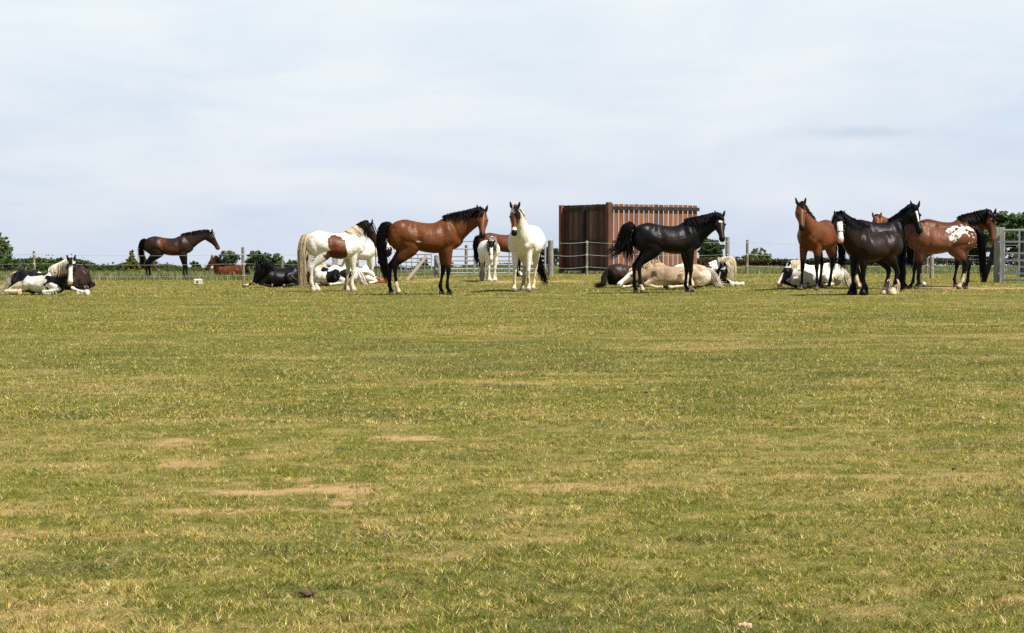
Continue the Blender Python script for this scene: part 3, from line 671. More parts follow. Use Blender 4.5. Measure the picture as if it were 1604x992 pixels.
    for sgn in (-1, 1):
        hs = headscale
        sh.ball(O + hd * .30 * L + hl * sgn * .088 * hs - hn * .055 * hs, (.035 * hs, .022 * hs, .028 * hs), M=np.stack([hd, hl, hn], 1))
        sh.ball(O + hd * .16 * L + hl * sgn * .06 * hs - hn * .17 * hs, (.085 * hs, .042 * hs, .075 * hs), M=np.stack([hd, hl, hn], 1))
        sh.ball(O + hd * .93 * L + hl * sgn * .040 * hs - hn * .045 * hs, (.032 * hs, .022 * hs, .026 * hs), M=np.stack([hd, hl, hn], 1))
        # ears
        ed = nrm(-hd * (.80 if ears is None else ears[0]) + hn * (.38 if ears is None else ears[1]) + hl * sgn * .26)
        eb = O + hl * sgn * .062 * hs - hn * .03 * hs + hd * .02
        k = np.linspace(0, 1, 8); el = .175 * hs * earshape
        EC = eb + np.outer(k * el, ed) - np.outer(np.sin(k * 3.1) * .0, hl)
        el_ = nrm(hl - ed * hl.dot(ed)); eu = np.cross(ed, el_)
        er = np.interp(k, [0, .35, .7, .9, 1], [.026, .038, .028, .016, .008]) * hs
        sh.loft(EC, [eu] * 8, [el_] * 8, np.maximum(er * .62, .010), er, 10, part=3, tt=k)
    # ---- legs
    J = legs
    if J is None: J = [LIE_F_FOLD, LIE_F_FOLD, LIE_H, LIE_H] if lie else [FJ, FJ, HJ, HJ]
    for i, jj in enumerate(J):
        if jj is None: continue
        sgn = 1 if i in (0, 2) else -1
        jj = np.array(jj, float); jj[:, 1] *= sgn
        st, ra, rl = FR if i < 2 else HR
        if lie: pass
        cs = np.unique(np.concatenate([np.linspace(0, 5, 41), [4.08]]))
        P = np.stack([np.interp(cs, range(6), jj[:, c]) for c in range(3)], 1)
        # soften the joints
        Q = P.copy(); Q[1:-1] = (P[:-2] + 2 * P[1:-1] + P[2:]) / 4; P = Q
        a_ = np.interp(cs, st, ra) * legw; b_ = np.interp(cs, st, rl) * legw
        if lie: a_ = np.where(cs < 1.2, a_ * .8, a_)
        if feather and feather[i]:
            f = feather[i]; g = np.interp(cs, [0, 2.2, 2.9, 3.6, 4.3, 5], [0, 0, .014, .026, .034, .026]) * f
            a_ = a_ + g; b_ = b_ + g * .75
        d = np.gradient(P, axis=0); d /= np.maximum(np.linalg.norm(d, axis=1), 1e-6)[:, None]
        yl = np.array([0, 1.0, 0]); LL = np.array([nrm(yl - x * x.dot(yl)) for x in d]); UU = np.cross(d, LL)
        sh.loft(P, UU, LL, a_, b_, 14, part=4 + i, tt=cs)
    V = np.concatenate(sh.V)
    V[:, 2] = np.maximum(V[:, 2], 0.0)
    me = bpy.data.meshes.new('tmp'); me.from_pydata(V.tolist(), [], sh.Fq); me.update()
    tmp = bpy.data.objects.new('tmp', me); COL.objects.link(tmp)
    md = tmp.modifiers.new('r', 'REMESH'); md.mode = 'VOXEL'; md.voxel_size = vox; md.use_smooth_shade = True
    ms = tmp.modifiers.new('s', 'SMOOTH'); ms.factor = .5; ms.iterations = 5
    dg = bpy.context.evaluated_depsgraph_get(); body = bpy.data.meshes.new_from_object(tmp.evaluated_get(dg))
    bpy.data.objects.remove(tmp); bpy.data.meshes.remove(me)
    n = len(body.vertices); co = np.empty(n * 3, np.float32); body.vertices.foreach_get('co', co); co = co.reshape(-1, 3).astype(float)
    # ---- coat colours: which part is each vertex nearest to
    sp = np.array(sh.samp); best = np.full(n, 1e9); pid = np.zeros(n); pt = np.zeros(n)
    for row in sp:
        d = np.sqrt(((co - row[2:5]) ** 2).sum(1)) - row[5]
        m = d < best; best[m] = d[m]; pid[m] = row[0]; pt[m] = row[1]
    c = coat; nz = (fbm(co * 5.5 + rr.rand() * 90, 3) - .5); nf = (fbm(co * 30 + 9, 2) - .5)
    inv = (co.copy())
    if lie:                        # bring lying bodies back to standing coordinates so patches use one frame
        c0 = np.array([0, 0, .34 * zs]); q2 = (co - c0) @ Rr + c0; q2[:, 2] = q2[:, 2] / zs - dz; inv = q2
    col = np.tile(np.asarray(c['base'], float), (n, 1))
    # muscle relief: shallow grooves and swellings pushed in along the normals
    no = np.empty(n * 3, np.float32); body.vertices.foreach_get('normal', no); no = no.reshape(-1, 3).astype(float)
    disp = (fbm(inv * 7 + 50, 3) - .5) * .016 * (pid <= 1) + (fbm(inv * 16 + 5, 2) - .5) * .005
    sy = np.abs(inv[:, 1])
    def seg(a, b, w, dpt, side=.10):
        a = np.array(a); b = np.array(b); P2 = inv[:, [0, 2]]; ab = b - a; tq = np.clip(((P2 - a) @ ab) / max(ab @ ab, 1e-6), 0, 1)
        dd = np.linalg.norm(P2 - a - tq[:, None] * ab, axis=1); return dpt * np.exp(-(dd / w) ** 2) * (sy > side) * (pid != 2) * (pid != 3)
    body_ = pid < 1.5
    disp = disp * .8 + seg((.24, 1.42), (.27, 1.02), .065, -.019) + seg((.46, 1.45), (.60, 1.12), .05, -.012) + seg((.36, 1.38), (.46, 1.12), .05, .012)
    disp = disp + seg((-.30, 1.40), (-.24, 1.12), .085, -.022) + seg((-.24, 1.12), (-.34, .92), .055, -.015) + seg((-.74, 1.34), (-.62, 1.0), .05, -.009, .06)
    disp = disp + seg((-.40, 1.44), (-.40, 1.44), .05, .018) + seg((-.52, 1.2), (-.50, 1.05), .09, .012) + seg((.42, 1.0), (.30, .92), .03, -.010)
    for k_ in range(7): disp = disp + seg((.16 - .07 * k_, 1.30), (.13 - .07 * k_, 1.0), .018, -.0012) * body_
    nt = np.zeros(n); 
    if not lie: disp = disp * np.where(pid >= 4, .45, 1)
    co = co + no * disp[:, None]; body.vertices.foreach_set('co', co.astype(np.float32).ravel()); body.update()
    def put(mask, v, soft=None):
        if soft is None: col[mask] = v
        else:
            w = np.clip(soft, 0, 1)[:, None] * mask[:, None]; col[:] = col * (1 - w) + np.asarray(v) * w
    if c.get('fn'): c['fn'](inv, pid, pt, nz, nf, col)
    hmask = pid == 2; nm = pid == 1; em = pid == 3
    ht_ = ((co - O) @ hd) / L; hl_ = ((co - O) @ hl) / headscale; hn_ = ((co - O) @ hn) / headscale
    inhead = hmask | em
    if 'neck' in c: put((nm & (pt + nz * .5 > c.get('neck_from', .3))), c['neck'])
    if 'head' in c: put(inhead, c['head'])
    for bl in c.get('blobs', []):
        x_, y_, z_, rx, ry, rz, cc = bl[:7]; fr = co if (len(bl) > 7 and bl[7] == 'w') else inv
        qd = np.sqrt(((fr[:, 0] - x_) / rx) ** 2 + ((fr[:, 1] - y_) / ry) ** 2 + ((fr[:, 2] - z_) / rz) ** 2)
        m = qd + nz * 1.1 + nf * .12 < 1
        if not (len(bl) > 8 and bl[8] == 'all'): m &= ~inhead
        col[m] = cc
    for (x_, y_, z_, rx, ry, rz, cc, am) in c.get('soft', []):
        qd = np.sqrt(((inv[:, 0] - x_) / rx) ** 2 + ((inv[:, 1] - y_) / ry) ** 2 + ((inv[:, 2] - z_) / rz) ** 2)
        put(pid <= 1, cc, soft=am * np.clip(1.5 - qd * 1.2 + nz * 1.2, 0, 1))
    lg = c.get('legs')
    if lg:
        m = (pid >= 4); put(m, lg[1], soft=(pt - lg[0] + nz * .5) * 4)
    if 'muzzle' in c: put(hmask, c['muzzle'], soft=(ht_ - .80 + nz * .1) * 9)
    if 'cheek' in c: put(hmask & (hn_ < -.10), c['cheek'], soft=(.6 - ht_) * 4)
    if 'earcol' in c: put(em, c['earcol'])
    elif 'mane_dark' in c: put(em, BLK * 1.5)
    if c.get('blaze'):
        w0, w1, t0, t1 = c['blaze']
        ww = np.interp(ht_, [t0, t1], [w0, w1]) * (1 + nz * .5)
        m = inhead & (ht_ > t0) & (ht_ < t1) & (np.abs(hl_) < ww) & (hn_ > -.06 - .02 * (ht_ > .8)); col[m] = WHT
        if c.get('snip') is not None: put(hmask & (ht_ > .9), c['snip'])
    for (t0, s0) in c.get('stars', []):
        m = inhead & (((ht_ - t0) / (s0 * 1.6)) ** 2 + (hl_ / s0 * .6) ** 2 < 1) & (hn_ > -.05); col[m] = WHT
    # nostrils, mouth
    for sgn in (-1, 1):
        qn = np.sqrt(((ht_ - .955) / .028) ** 2 + ((hl_ - sgn * .05) / .02) ** 2 + ((hn_ + .045) / .022) ** 2); put(hmask & (qn < 1), BLK)
    put(hmask & (np.abs(hn_ + .105) < .006) & (ht_ > .84), BLK * 1.2)
    if c.get('socks'):
        for i, sk in enumerate(c['socks']):
            if sk: put((pid == 4 + i) & (pt + nz * .35 > sk[0]), sk[1])
    if not (feather and any(feather)) or c.get('hoof') is not None:
        put((pid >= 4) & (pt > 4.25), c.get('hoof', HOOF))
    big = fbm(inv * 3.2 + 31, 3); fine = fbm(co * [60, 60, 25] + 3, 2)
    col *= (1 + (big[:, None] - .5) * .55 * (col.mean(1, keepdims=True) < .4)) * (1 + (fine[:, None] - .5) * .5)
    dirt = np.clip((.55 - co[:, 2]) / .5, 0, 1) * np.clip((fbm(co * 9 + 77, 3) - .42) * 4, 0, 1) * (col.mean(1) > .35)
    col = col * (1 - .45 * dirt[:, None]) + np.array([.42, .30, .17]) * .45 * dirt[:, None]
    body.name = 'horse'; setcol(body, np.clip(col, .003, .8))
    o = bpy.data.objects.new(name, body); COL.objects.link(o); body.materials.clear(); body.materials.append(M_COAT)
    o.location = pos; o.rotation_euler = (0, 0, heading); o.scale = (scale * sx, scale, scale)
    tag(o, label, 'horse', group)
    # ---- hair: locks
    def locks(nm, L_):
        V = []; Fq = []; Cc = []; b = 0
        for path, w0, th, cc in L_:
            path = np.asarray(path); k = len(path); d = np.gradient(path, axis=0); d /= np.maximum(np.linalg.norm(d, axis=1), 1e-6)[:, None]
            sdv = rr.randn(3); s1 = np.cross(d, sdv); s1 /= np.maximum(np.linalg.norm(s1, axis=1), 1e-6)[:, None]; s2 = np.cross(d, s1)
            prof = np.interp(np.linspace(0, 1, k), [0, .25, .75, 1], [.8, 1, .75, .12])[:, None]
            ring = np.stack([path + s1 * w0 * prof, path + s2 * th * prof, path - s1 * w0 * prof, path - s2 * th * prof], 1)
            V.append(ring.reshape(-1, 3)); Cc.append(np.repeat([cc], 4 * k, 0))
            for i in range(k - 1):
                for j in range(4):
                    j2 = (j + 1) % 4; Fq.append((b + i * 4 + j, b + i * 4 + j2, b + i * 4 + 4 + j2, b + i * 4 + 4 + j))
            b += 4 * k
        V = np.concatenate(V)
        V[:, 2] = np.maximum(V[:, 2], .012)
        m_ = mesh_np(nm, V, np.array(Fq), 4, smooth=True, cols=np.clip(np.concatenate(Cc), .003, .85))
        return link(nm, m_, M_HAIR, o)
    def pick(cols):
        cc = np.asarray(cols[rr.randint(len(cols))], float); return cc * (.82 + .36 * rr.rand())
    if mane:
        cols = mane['col']; ln = mane.get('len', .22); sides = mane.get('side', [1]); cnt = int(mane.get('n', 90) * 3.4); t0, t1 = mane.get('range', (.12, 1.0))
        Ls = []
        for i in range(cnt):
            u = t0 + (t1 - t0) * rr.rand(); j = min(int(u * 19), 18); f = u * 19 - j
            c_ = NC[j] * (1 - f) + NC[j + 1] * f; U_ = nrm(NU[j] * (1 - f) + NU[j + 1] * f); L__ = nrm(NL[j] * (1 - f) + NL[j + 1] * f)
            a_ = nru[j] * (1 - f) + nru[j + 1] * f; b_ = nrl[j] * (1 - f) + nrl[j + 1] * f
            sgn = sides[rr.randint(len(sides))]; ll = ln * (.45 + .75 * rr.rand()) * (np.interp(u, [0, .25, 1], [.45, .9, 1.0]))
            path = []; wob = rr.randn(3) * .012; ang = math.pi / 2; p = None; lift = .012 + .02 * rr.rand() + mane.get('lift', 0) * rr.rand()
            stp = ll / 7; d0 = dN[j]; drift = rr.randn() * .05
            for k in range(8):
                if ang > -.15:
                    p = c_ + U_ * (a_ + lift) * math.sin(ang) + L__ * sgn * (b_ * (1 - .22 * math.sin(ang)) + lift) * math.cos(ang) + d0 * drift * k * stp
                    ang -= stp / max(math.hypot(a_ * math.cos(ang), b_ * math.sin(ang)), .03)
                    if k == 0: p = p - U_ * .03
                    lastp = p
                else:
                    p = lastp + np.array([0, 0, -1.0]) * stp + wob * .4; lastp = p
                path.append(p + wob * k / 7)
            Ls.append((path, mane.get('w', .0075), .004, pick(mane['hi'] if mane.get('hi') and u > .60 else cols)))
        locks('mane', Ls)
    if feather and any(feather):
        for i, jj in enumerate(J):
            Ls = []; f_ = feather[i]
            if not f_: continue
            jj = np.array(jj, float); jj[:, 1] *= 1 if i in (0, 2) else -1
            m_ = (pid == 4 + i) & (pt > 3.0); cf = np.median(col[m_], 0) if m_.sum() > 5 else col.mean(0)
            for k in range(int(85 * min(f_, 1.3))):
                cc_ = 2.45 + rr.rand() * 1.1; p0 = np.array([np.interp(cc_, range(6), jj[:, q_]) for q_ in range(3)]); a_ = rr.rand() * 6.28
                od = np.array([math.cos(a_) - .45, math.sin(a_), 0]); od /= np.linalg.norm(od); p = p0 + od * .028; path = [p]; ln_ = min((.10 + .10 * rr.rand()) * (.6 + .4 * f_), max(p0[2], .06))
                for q_ in range(4):
                    p = p + np.array([0, 0, -ln_ / 4]) + od * (.010 + .012 * rr.rand()) * f_ * (1.1 - q_ * .2); path.append(p)
                Ls.append((path, .010, .006, cf * (.8 + .4 * rr.rand())))
            locks('feather', Ls)
    if forelock:
        Ls = []
        for i in range(forelock.get('n', 22)):
            s0 = (rr.rand() - .5) * .07 * headscale; ll = forelock['len'] * (.6 + .5 * rr.rand()); path = []; side = forelock.get('side', 0) + rr.randn() * .12
            for k in range(7):
                f = k / 6
                p = O - hd * .03 + hl * (s0 + side * f * ll) + hd * (f * ll) + hn * (.012 + .02 * math.sin(f * 3) + .0 * f)
                path.append(p)
            Ls.append((path, .010, .005, pick(forelock['col'])))
        locks('forelock', Ls)
    if tail:
        g = np.array(tail['path'], float); k = len(g); Ls = []
        gi = np.stack([cr_interp(np.linspace(0, 1, k), g[:, c_], np.linspace(0, 1, 9)) for c_ in range(3)], 1)
        gi2 = None
        if tail.get('path2'): g2 = np.array(tail['path2'], float); gi2 = np.stack([cr_interp(np.linspace(0, 1, len(g2)), g2[:, c_], np.linspace(0, 1, 9)) for c_ in range(3)], 1)
        wr = np.interp(np.linspace(0, 1, 9), [0, .15, .5, 1], [.028, .05, .075, tail.get('tip', .05)]) * tail.get('w', 1)
        for i in range(int(tail.get('n', 90) * 3.2)):
            o1 = rr.randn(3) * .6; o1 /= max(1, np.linalg.norm(o1)); m = int(9 * (.6 + .4 * rr.rand())) if rr.rand() < .5 else 9
            wv = rr.randn(3) * .016
            fly = rr.randn(3) * (.10 if rr.rand() < .12 else .025)
            gg = gi2 if (gi2 is not None and rr.rand() < .4) else gi
            path = gg[:m] + np.outer(wr[:m], o1) + np.outer(np.sin(np.linspace(0, 1, 9)[:m] * 4), wv) + np.outer(np.linspace(0, 1, 9)[:m] ** 2, fly)
            f = rr.rand(); cc = pick(tail['col'])
            Ls.append((path, .0075, .004, cc))
        locks('tail', Ls)
    # eyes
    ev = bmesh.new()
    for sgn in (-1, 1):
        p = O + hd * .305 * L + hl * sgn * .104 * headscale - hn * .060 * headscale
        bm = bmesh.new(); bmesh.ops.create_uvsphere(bm, u_segments=10, v_segments=8, radius=.019 * headscale, matrix=Matrix.Translation(Vector(p)))
        me = bpy.data.meshes.new('eye'); bm.to_mesh(me); bm.free(); me.shade_smooth(); setcol(me, [.006, .005, .004]); link('eye', me, M_EYE, o)
    ev.free()
    if halter:
        bm = bmesh.new()
        for tq, extra in ((.62, .006), (.10, .010)):
            a_ = np.linspace(0, 2 * np.pi, 20, endpoint=False); i = np.argmin(abs(q - tq)); cc = HC[i]
            pts = [Vector(cc + hn * (dep_[i] / 2 + extra) * math.sin(x) + hl * (wid_[i] / 2 + extra) * math.cos(x)) for x in a_]
            for p1, p2 in zip(pts, pts[1:] + pts[:1]): tube(bm, p1, p2, .009, n=6)
        for sgn in (-1, 1):
            i = np.argmin(abs(q - .62)); j = np.argmin(abs(q - .10))
            tube(bm, HC[i] + hl * sgn * (wid_[i] / 2 + .006), HC[j] + hl * sgn * (wid_[j] / 2 + .008), .009, n=6)
        bobj('halter', bm, M_BRACK, o)
    return o
def make_horse(label, at_, heading, scale=1.0, poll=None, nose=None, anchor=(0, 0), feet=None, lie=False, depth=0, sx=1.0, legs=None, **kw):
    """at_: where the horse stands (photo pixel on the ground); poll / nose: pixel of the poll and muzzle plus an offset in depth"""
    h = math.radians(heading)
    R = Matrix.Rotation(h, 3, 'Z')
    g = gp(*at_)
    if depth: k = (g.y + depth) / g.y; g = Vector((g.x * k, g.y + depth, float(tz(g.x * k, g.y + depth))))
    a = R @ Vector((anchor[0] * scale * sx, anchor[1] * scale, 0)); pos = Vector((g.x - a.x, g.y - a.y, 0)); pos.z = float(tz(pos.x, pos.y))
    def wp(px, py, y): return Vector(((px - 802) / F * y, y, zt(py, y)))
    yp = g.y + poll[2]; Wp = wp(poll[0], poll[1], yp); lp = R.inverted() @ (Wp - pos); lp = Vector((lp.x / (scale * sx), lp.y / scale, lp.z / scale))
    hs = kw.get('headscale', 1.0); L = .605 * hs * scale
    Wn = wp(nose[0], nose[1], yp); d = Wn - Wp; r = math.hypot(d.x, d.z)
    dy = math.sqrt(max(L * L - r * r, 0)); d.y = max(dy, .0) * (nose[2] if len(nose) > 2 else -1)
    J = legs
    if feet and not lie:
        J = []
        for i, base in enumerate((FJ, FJ, HJ, HJ)):
            sg = 1 if i in (0, 2) else -1; f = base[5]; w_ = pos + R @ Vector((f[0] * scale * sx, f[1] * sg * scale, 0))
            if feet[i] is None: J.append(base); continue
            px = feet[i]; dX = (px - 802) / F * w_.y - w_.x; c = math.cos(h); s_ = math.sin(h)
            if abs(c) > .6: J.append(leg_shift(base, max(-.4, min(.4, dX / c / scale / sx))))
            else: J.append(leg_shift(base, 0, max(-.12, min(.12, -dX / s_ / scale * sg))))
    elif legs: J = legs
    return make_horse_raw('horse', label, pos, h, scale=scale, sx=sx, poll=tuple(lp), head=tuple(d), legs=J, lie=lie, group='horses in the paddock', **kw)

TAILN = [(-.80, 0, 1.43), (-.90, 0, 1.36), (-.94, 0, 1.1), (-.92, 0, .8), (-.90, 0, .45)]
TAILL = [(-.80, 0, 1.43), (-.90, 0, 1.36), (-.96, 0, 1.05), (-.95, 0, .6), (-.92, 0, .12)]
def lietail(*p): return [(-.80, 0, .52)] + list(p)
FW = (3.2, WHT)
# white-blazed piebald lying at the far left
make_horse('black and white horse with a long white face stripe lying at the far left', (66, 462), -28, .93, lie=True, roll=-.12, zs=.80, poll=(111.5, 407, -.62), nose=(112.5, 443), headscale=.98,
  legs=[LIE_F_OUT, [(.42, .17, .45), (.40, .19, .25), (.74, .22, .13), (.48, .30, .08), (.38, .32, .07), (.32, .33, .06)], LIE_H, [(-.50, .18, .42), (-.10, .36, .28), (-.58, .46, .12), (-.72, .52, .07), (-.30, .50, .06), (-.22, .50, .055)]], feather=[.6, .6, .6, .6], girth=1.05,
  coat=dict(base=WHT, head=BLK * 1.5, blaze=(.040, .062, .12, 1.02), snip=PINK, blobs=[(-.50, -.1, 1.25, .44, .5, .50, BLK * 2), (.06, -.15, 1.50, .20, .3, .19, BLK * 2), (.60, -.1, 1.12, .34, .5, .34, BLK * 2)], socks=[(2.2, WHT), (1, WHT), (1.4, CREAM), (1.2, CREAM * .95)]),
  mane=dict(col=[BLOND, WHT, CREAM], len=.40, side=[-1], n=120, range=(.12, .86)), forelock=dict(len=.22, col=[BLK]), tail=dict(path=lietail((-.95, 0, .42), (-1.02, -.05, .2), (-1.15, -.1, .05)), col=[WHT, CREAM]))
make_horse('dark brown horse lying behind the horse with the white face stripe', (113, 454), 62, .93, lie=True, roll=.1, zs=.86, poll=(116, 440, .9), nose=(112, 447, 1),
  coat=dict(base=BRN * 1.3, legs=(1.6, BLK), mane_dark=1), mane=dict(col=[BLK], len=.2, side=[-1]), tail=dict(path=lietail((-.92, 0, .36), (-1.0, -.1, .14), (-1.08, -.2, .04)), col=[BLK]))
# beyond the fence on the left
make_horse('dark bay horse standing side-on beyond the wire fence', (268, 440), 4, 1.03, sx=1.12, depth=3.2, poll=(333.5, 364.5, .1), nose=(345.5, 391, -1), feet=[296, 291, 238, 232], headscale=1.02,
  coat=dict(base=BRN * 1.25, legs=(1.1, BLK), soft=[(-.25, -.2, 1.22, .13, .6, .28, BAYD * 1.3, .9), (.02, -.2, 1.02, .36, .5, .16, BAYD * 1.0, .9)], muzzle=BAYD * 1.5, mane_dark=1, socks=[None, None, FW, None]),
  mane=dict(col=[BLK], len=.16, side=[1, -1], lift=.02), forelock=dict(len=.15, col=[BLK]), tail=dict(path=TAILN, col=[BLK]))
make_horse('small bay horse lying with its head up beside a post beyond the wire fence', (358, 437.2), 170, .80, lie=True, roll=.1, zs=.95, depth=1.0, poll=(331.5, 403, -.1), nose=(319.5, 423, -1), headscale=1.1,
  legs=[LIE_F_FOLD, LIE_F_OUT, LIE_H, LIE_H], coat=dict(base=BAY * .9, legs=(2.2, BLK), muzzle=BLK * 3, mane_dark=1, socks=[None, (3.2, WHT), None, None]), mane=dict(col=[BLK], len=.22, side=[1, -1], lift=.05), forelock=dict(len=.12, col=[BLK]),
  tail=dict(path=lietail((-.92, 0, .4), (-1.0, 0, .15), (-1.08, .1, .04)), col=[BLK]))
make_horse('black horse lying with its white-striped nose down by its forelegs', (437, 450.5), -158, .90, lie=True, roll=.12, zs=.88, poll=(402, 415, -.55), nose=(391.5, 446, -1), girth=1.08, neckw=1.1,
  legs=[LIE_F_FOLD, [(.42, .17, .50), (.40, .19, .25), (.74, .17, .15), (.95, .15, .07), (1.03, .15, .06), (1.1, .15, .055)], LIE_H, LIE_H],
  coat=dict(base=BLK * 1.5, head=BLK * 1.2, blaze=(.03, .05, .25, .95), snip=PINK * .8, socks=[None, (2.8, CREAM), None, None]), mane=dict(col=[BLK], len=.26, side=[1, 1, -1], n=120, lift=.04), forelock=dict(len=.25, col=[BLK]),
  tail=dict(path=lietail((-.92, 0, .36), (-1.0, 0, .14), (-1.1, 0, .04)), col=[BLK]))
# the lying pair behind the standing skewbald
make_horse('black and white horse lying with a pale forelock behind the brown and white standing horse', (518, 448.5), 176, .90, lie=True, roll=.16, zs=.84, poll=(475, 392, .05), nose=(466.5, 437, -1), girth=1.08, neckw=1.05,
  coat=dict(base=WHT, head=BLK * 1.5, blaze=(.05, .07, .12, 1.02), snip=PINK, blobs=[(-.12, .2, 1.12, .26, .5, .25, BLK * 1.6), (.16, .2, 1.40, .13, .4, .10, BLK * 1.6), (-.50, .2, 1.20, .20, .3, .18, BLK * 1.6)], socks=[(1.5, CREAM), (1.5, CREAM), (1.5, WHT), (1.5, CREAM)]),
  mane=dict(col=[BLOND, WHT], len=.34, side=[1, -1]), forelock=dict(len=.34, col=[BLOND, CREAM], side=.4, n=26), tail=dict(path=lietail((-.92, 0, .36), (-1.0, 0, .14), (-1.1, 0, .04)), col=[WHT]))
make_horse('white horse stretched out asleep with its chestnut head flat on the grass', (553, 446.5), 8, .90, lie=True, roll=1.15, zs=.78, depth=1.2, poll=(586, 432.5, -.1), nose=(616, 440.5, -1), girth=.95,
  legs=[[(.42, -.05, .35), (.45, .20, .22), (.62, .42, .12), (.48, .66, .06), (.42, .70, .06), (.38, .72, .055)], [(.42, .15, .30), (.45, .30, .18), (.75, .42, .10), (.55, .66, .06), (.48, .70, .06), (.42, .72, .055)], [(-.5, .1, .35), (-.3, .3, .25), (-.5, .5, .12), (-.2, .7, .06), (-.1, .7, .06), (-.02, .7, .055)], [(-.5, .1, .3), (-.35, .3, .2), (-.6, .5, .10), (-.35, .75, .06), (-.25, .75, .06), (-.17, .75, .055)]],
  coat=dict(base=WHT, head=CHES * 1.25, blaze=(.0, .06, .72, 1.03), snip=PINK), mane=dict(col=[WHT, CREAM], len=.15, side=[-1]), tail=dict(path=lietail((-.95, 0, .2), (-1.2, 0, .06)), col=[WHT], raw=1))
make_horse('white horse with a black head lowered between the skewbald and the big bay', (566, 446), 18, .83, depth=2.2, poll=(604, 388, -.2), nose=(590, 412, -1), feet=[578, 584, 541, 546], girth=1.08,
  coat=dict(base=WHT, head=BLK * 1.5, socks=[(2.5, WHT)] * 4, legs=(9, BLK), blobs=[(.75, 0, 1.35, .3, .5, .35, BLK)]), mane=dict(col=[WHT], len=.30, side=[-1, 1]), tail=dict(path=TAILL, col=[WHT]), feather=[.5] * 4)
make_horse('brown and white patched horse with a long blond tail, standing', (530, 456.3), 22, .945, poll=(584, 351, .25), nose=(597, 387, -1), feet=[544, 554, 498, 491], girth=1.10, neckw=1.08,
  coat=dict(base=WHT, head=BRN * 1.3, soft=[], cheek=BAYD * .4, muzzle=BRN * 2, neck=BAYD * .35, neck_from=.70, blobs=[(-.12, -.3, 1.16, .25, .4, .30, BAYD * 1.25), (-.22, -.15, .95, .34, .5, .15, BAYD * 1.0), (.10, 0, 1.60, .12, .3, .10, BAYD)], socks=[(1.0, CREAM * .8), (1.2, WHT * .92), (1.0, WHT), (1.2, WHT * .9)], hoof=CREAM * .8),
  mane=dict(col=[BLOND, CREAM, BLOND * .8, WHT], hi=[BLK * 2, BRN], len=.40, side=[-1, -1, 1], n=140), forelock=dict(len=.28, col=[BLK]), tail=dict(path=TAILL, col=[BLOND, CREAM, BLOND * .7, BLOND * .5, CREAM * 1.1], w=1.25, tip=.075, n=130), feather=[.55, .55, .55, .55])
bb = make_horse('tall bay horse with a black tail and one white hind foot, standing side-on', (672, 461.8), 10, 1.065, poll=(755.5, 330.5, -.25), nose=(755.8, 369, -1), feet=[692, 704.5, 613, 625], headscale=1.03,
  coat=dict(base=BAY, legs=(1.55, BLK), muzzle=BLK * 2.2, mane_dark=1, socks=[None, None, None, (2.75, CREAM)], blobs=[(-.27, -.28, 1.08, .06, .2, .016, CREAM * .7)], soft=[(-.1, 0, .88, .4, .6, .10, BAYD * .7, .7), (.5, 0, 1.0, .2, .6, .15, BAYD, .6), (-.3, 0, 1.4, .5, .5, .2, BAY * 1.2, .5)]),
  mane=dict(col=[BLK, BLK * 1.6], len=.22, side=[-1, -1, 1], n=150, lift=.03), forelock=dict(len=.20, col=[BLK]), tail=dict(path=[(-.80, 0, 1.45), (-.92, 0, 1.40), (-.99, -.02, 1.15), (-.96, -.03, .75), (-.86, -.04, .28)], col=[BLK, BLK * 1.5], w=1.25, n=130))
# by the gate
make_horse('brown horse standing side-on beyond the middle metal gate', (792, 436), 3, .90, sx=1.12, depth=2.5, poll=(844, 369, -.3), nose=(846, 393, -1), feet=[812, 817, 753, 758], neckw=.8,
  coat=dict(base=BAYD * 1.3, legs=(1.5, BLK), muzzle=BLK * 2, mane_dark=1, socks=[None, (3, WHT), (2.7, WHT), (3, WHT)]), mane=dict(col=[BLK], len=.2), forelock=dict(len=.15, col=[BLK]), tail=dict(path=TAILN, col=[BLK]))
make_horse('small black and white cob facing forward in front of the middle gate', (771, 440.8), -76, .76, anchor=(.46, 0), poll=(769.7, 381.5, -.85), nose=(769.8, 407.5, -1), feet=[775, 767, None, None], girth=1.12, headscale=1.15, neckw=1.15, legw=1.2, halter=True,
  coat=dict(base=WHT, head=BLK * 1.3, neck=BLK * 1.3, neck_from=.80, blaze=(.045, .062, .14, 1.0), snip=PINK, blobs=[(.60, 0, 1.10, .15, .12, .12, BLK)], socks=[(2, WHT), (2, WHT), (1.5, CREAM * .5), (1.5, CREAM * .5)]),
  mane=dict(col=[BLK, BLK, WHT], len=.42, side=[1, -1], range=(.45, 1), n=110), forelock=dict(len=.22, col=[BLK], n=30), tail=dict(path=TAILL, col=[BLK, WHT]), feather=[1, 1, 1, 1])
make_horse('white horse with a brown face and a black tail, standing and facing forward', (816, 457.3), -104, 1.0, anchor=(.46, 0), poll=(806.5, 325, -.86), nose=(805, 366, -1), feet=[828, 805, 833, 817.5], girth=1.16, neckw=1.14, headscale=1.08,
  coat=dict(base=WHT, head=BAYD * 1.45, muzzle=BLK * 2, earcol=BLK * 2, cheek=BRN * 2, stars=[(.20, .024), (.80, .035)], socks=[(2, CREAM * 1.1), (2, CREAM), (2.2, CREAM), (2, CREAM * .7)], hoof=HOOF * 1.6),
  mane=dict(col=[WHT, CREAM], len=.16, side=[1], range=(.15, .72)), forelock=dict(len=.34, col=[BLK * 2, BRN], side=.45, n=30), tail=dict(path=[(-.80, 0, 1.43), (-.92, .0, 1.34), (-.98, -.02, 1.0), (-.98, .10, .6), (-1.0, .25, .18)], col=[BLK], w=1.3, n=120), feather=[.35] * 4)
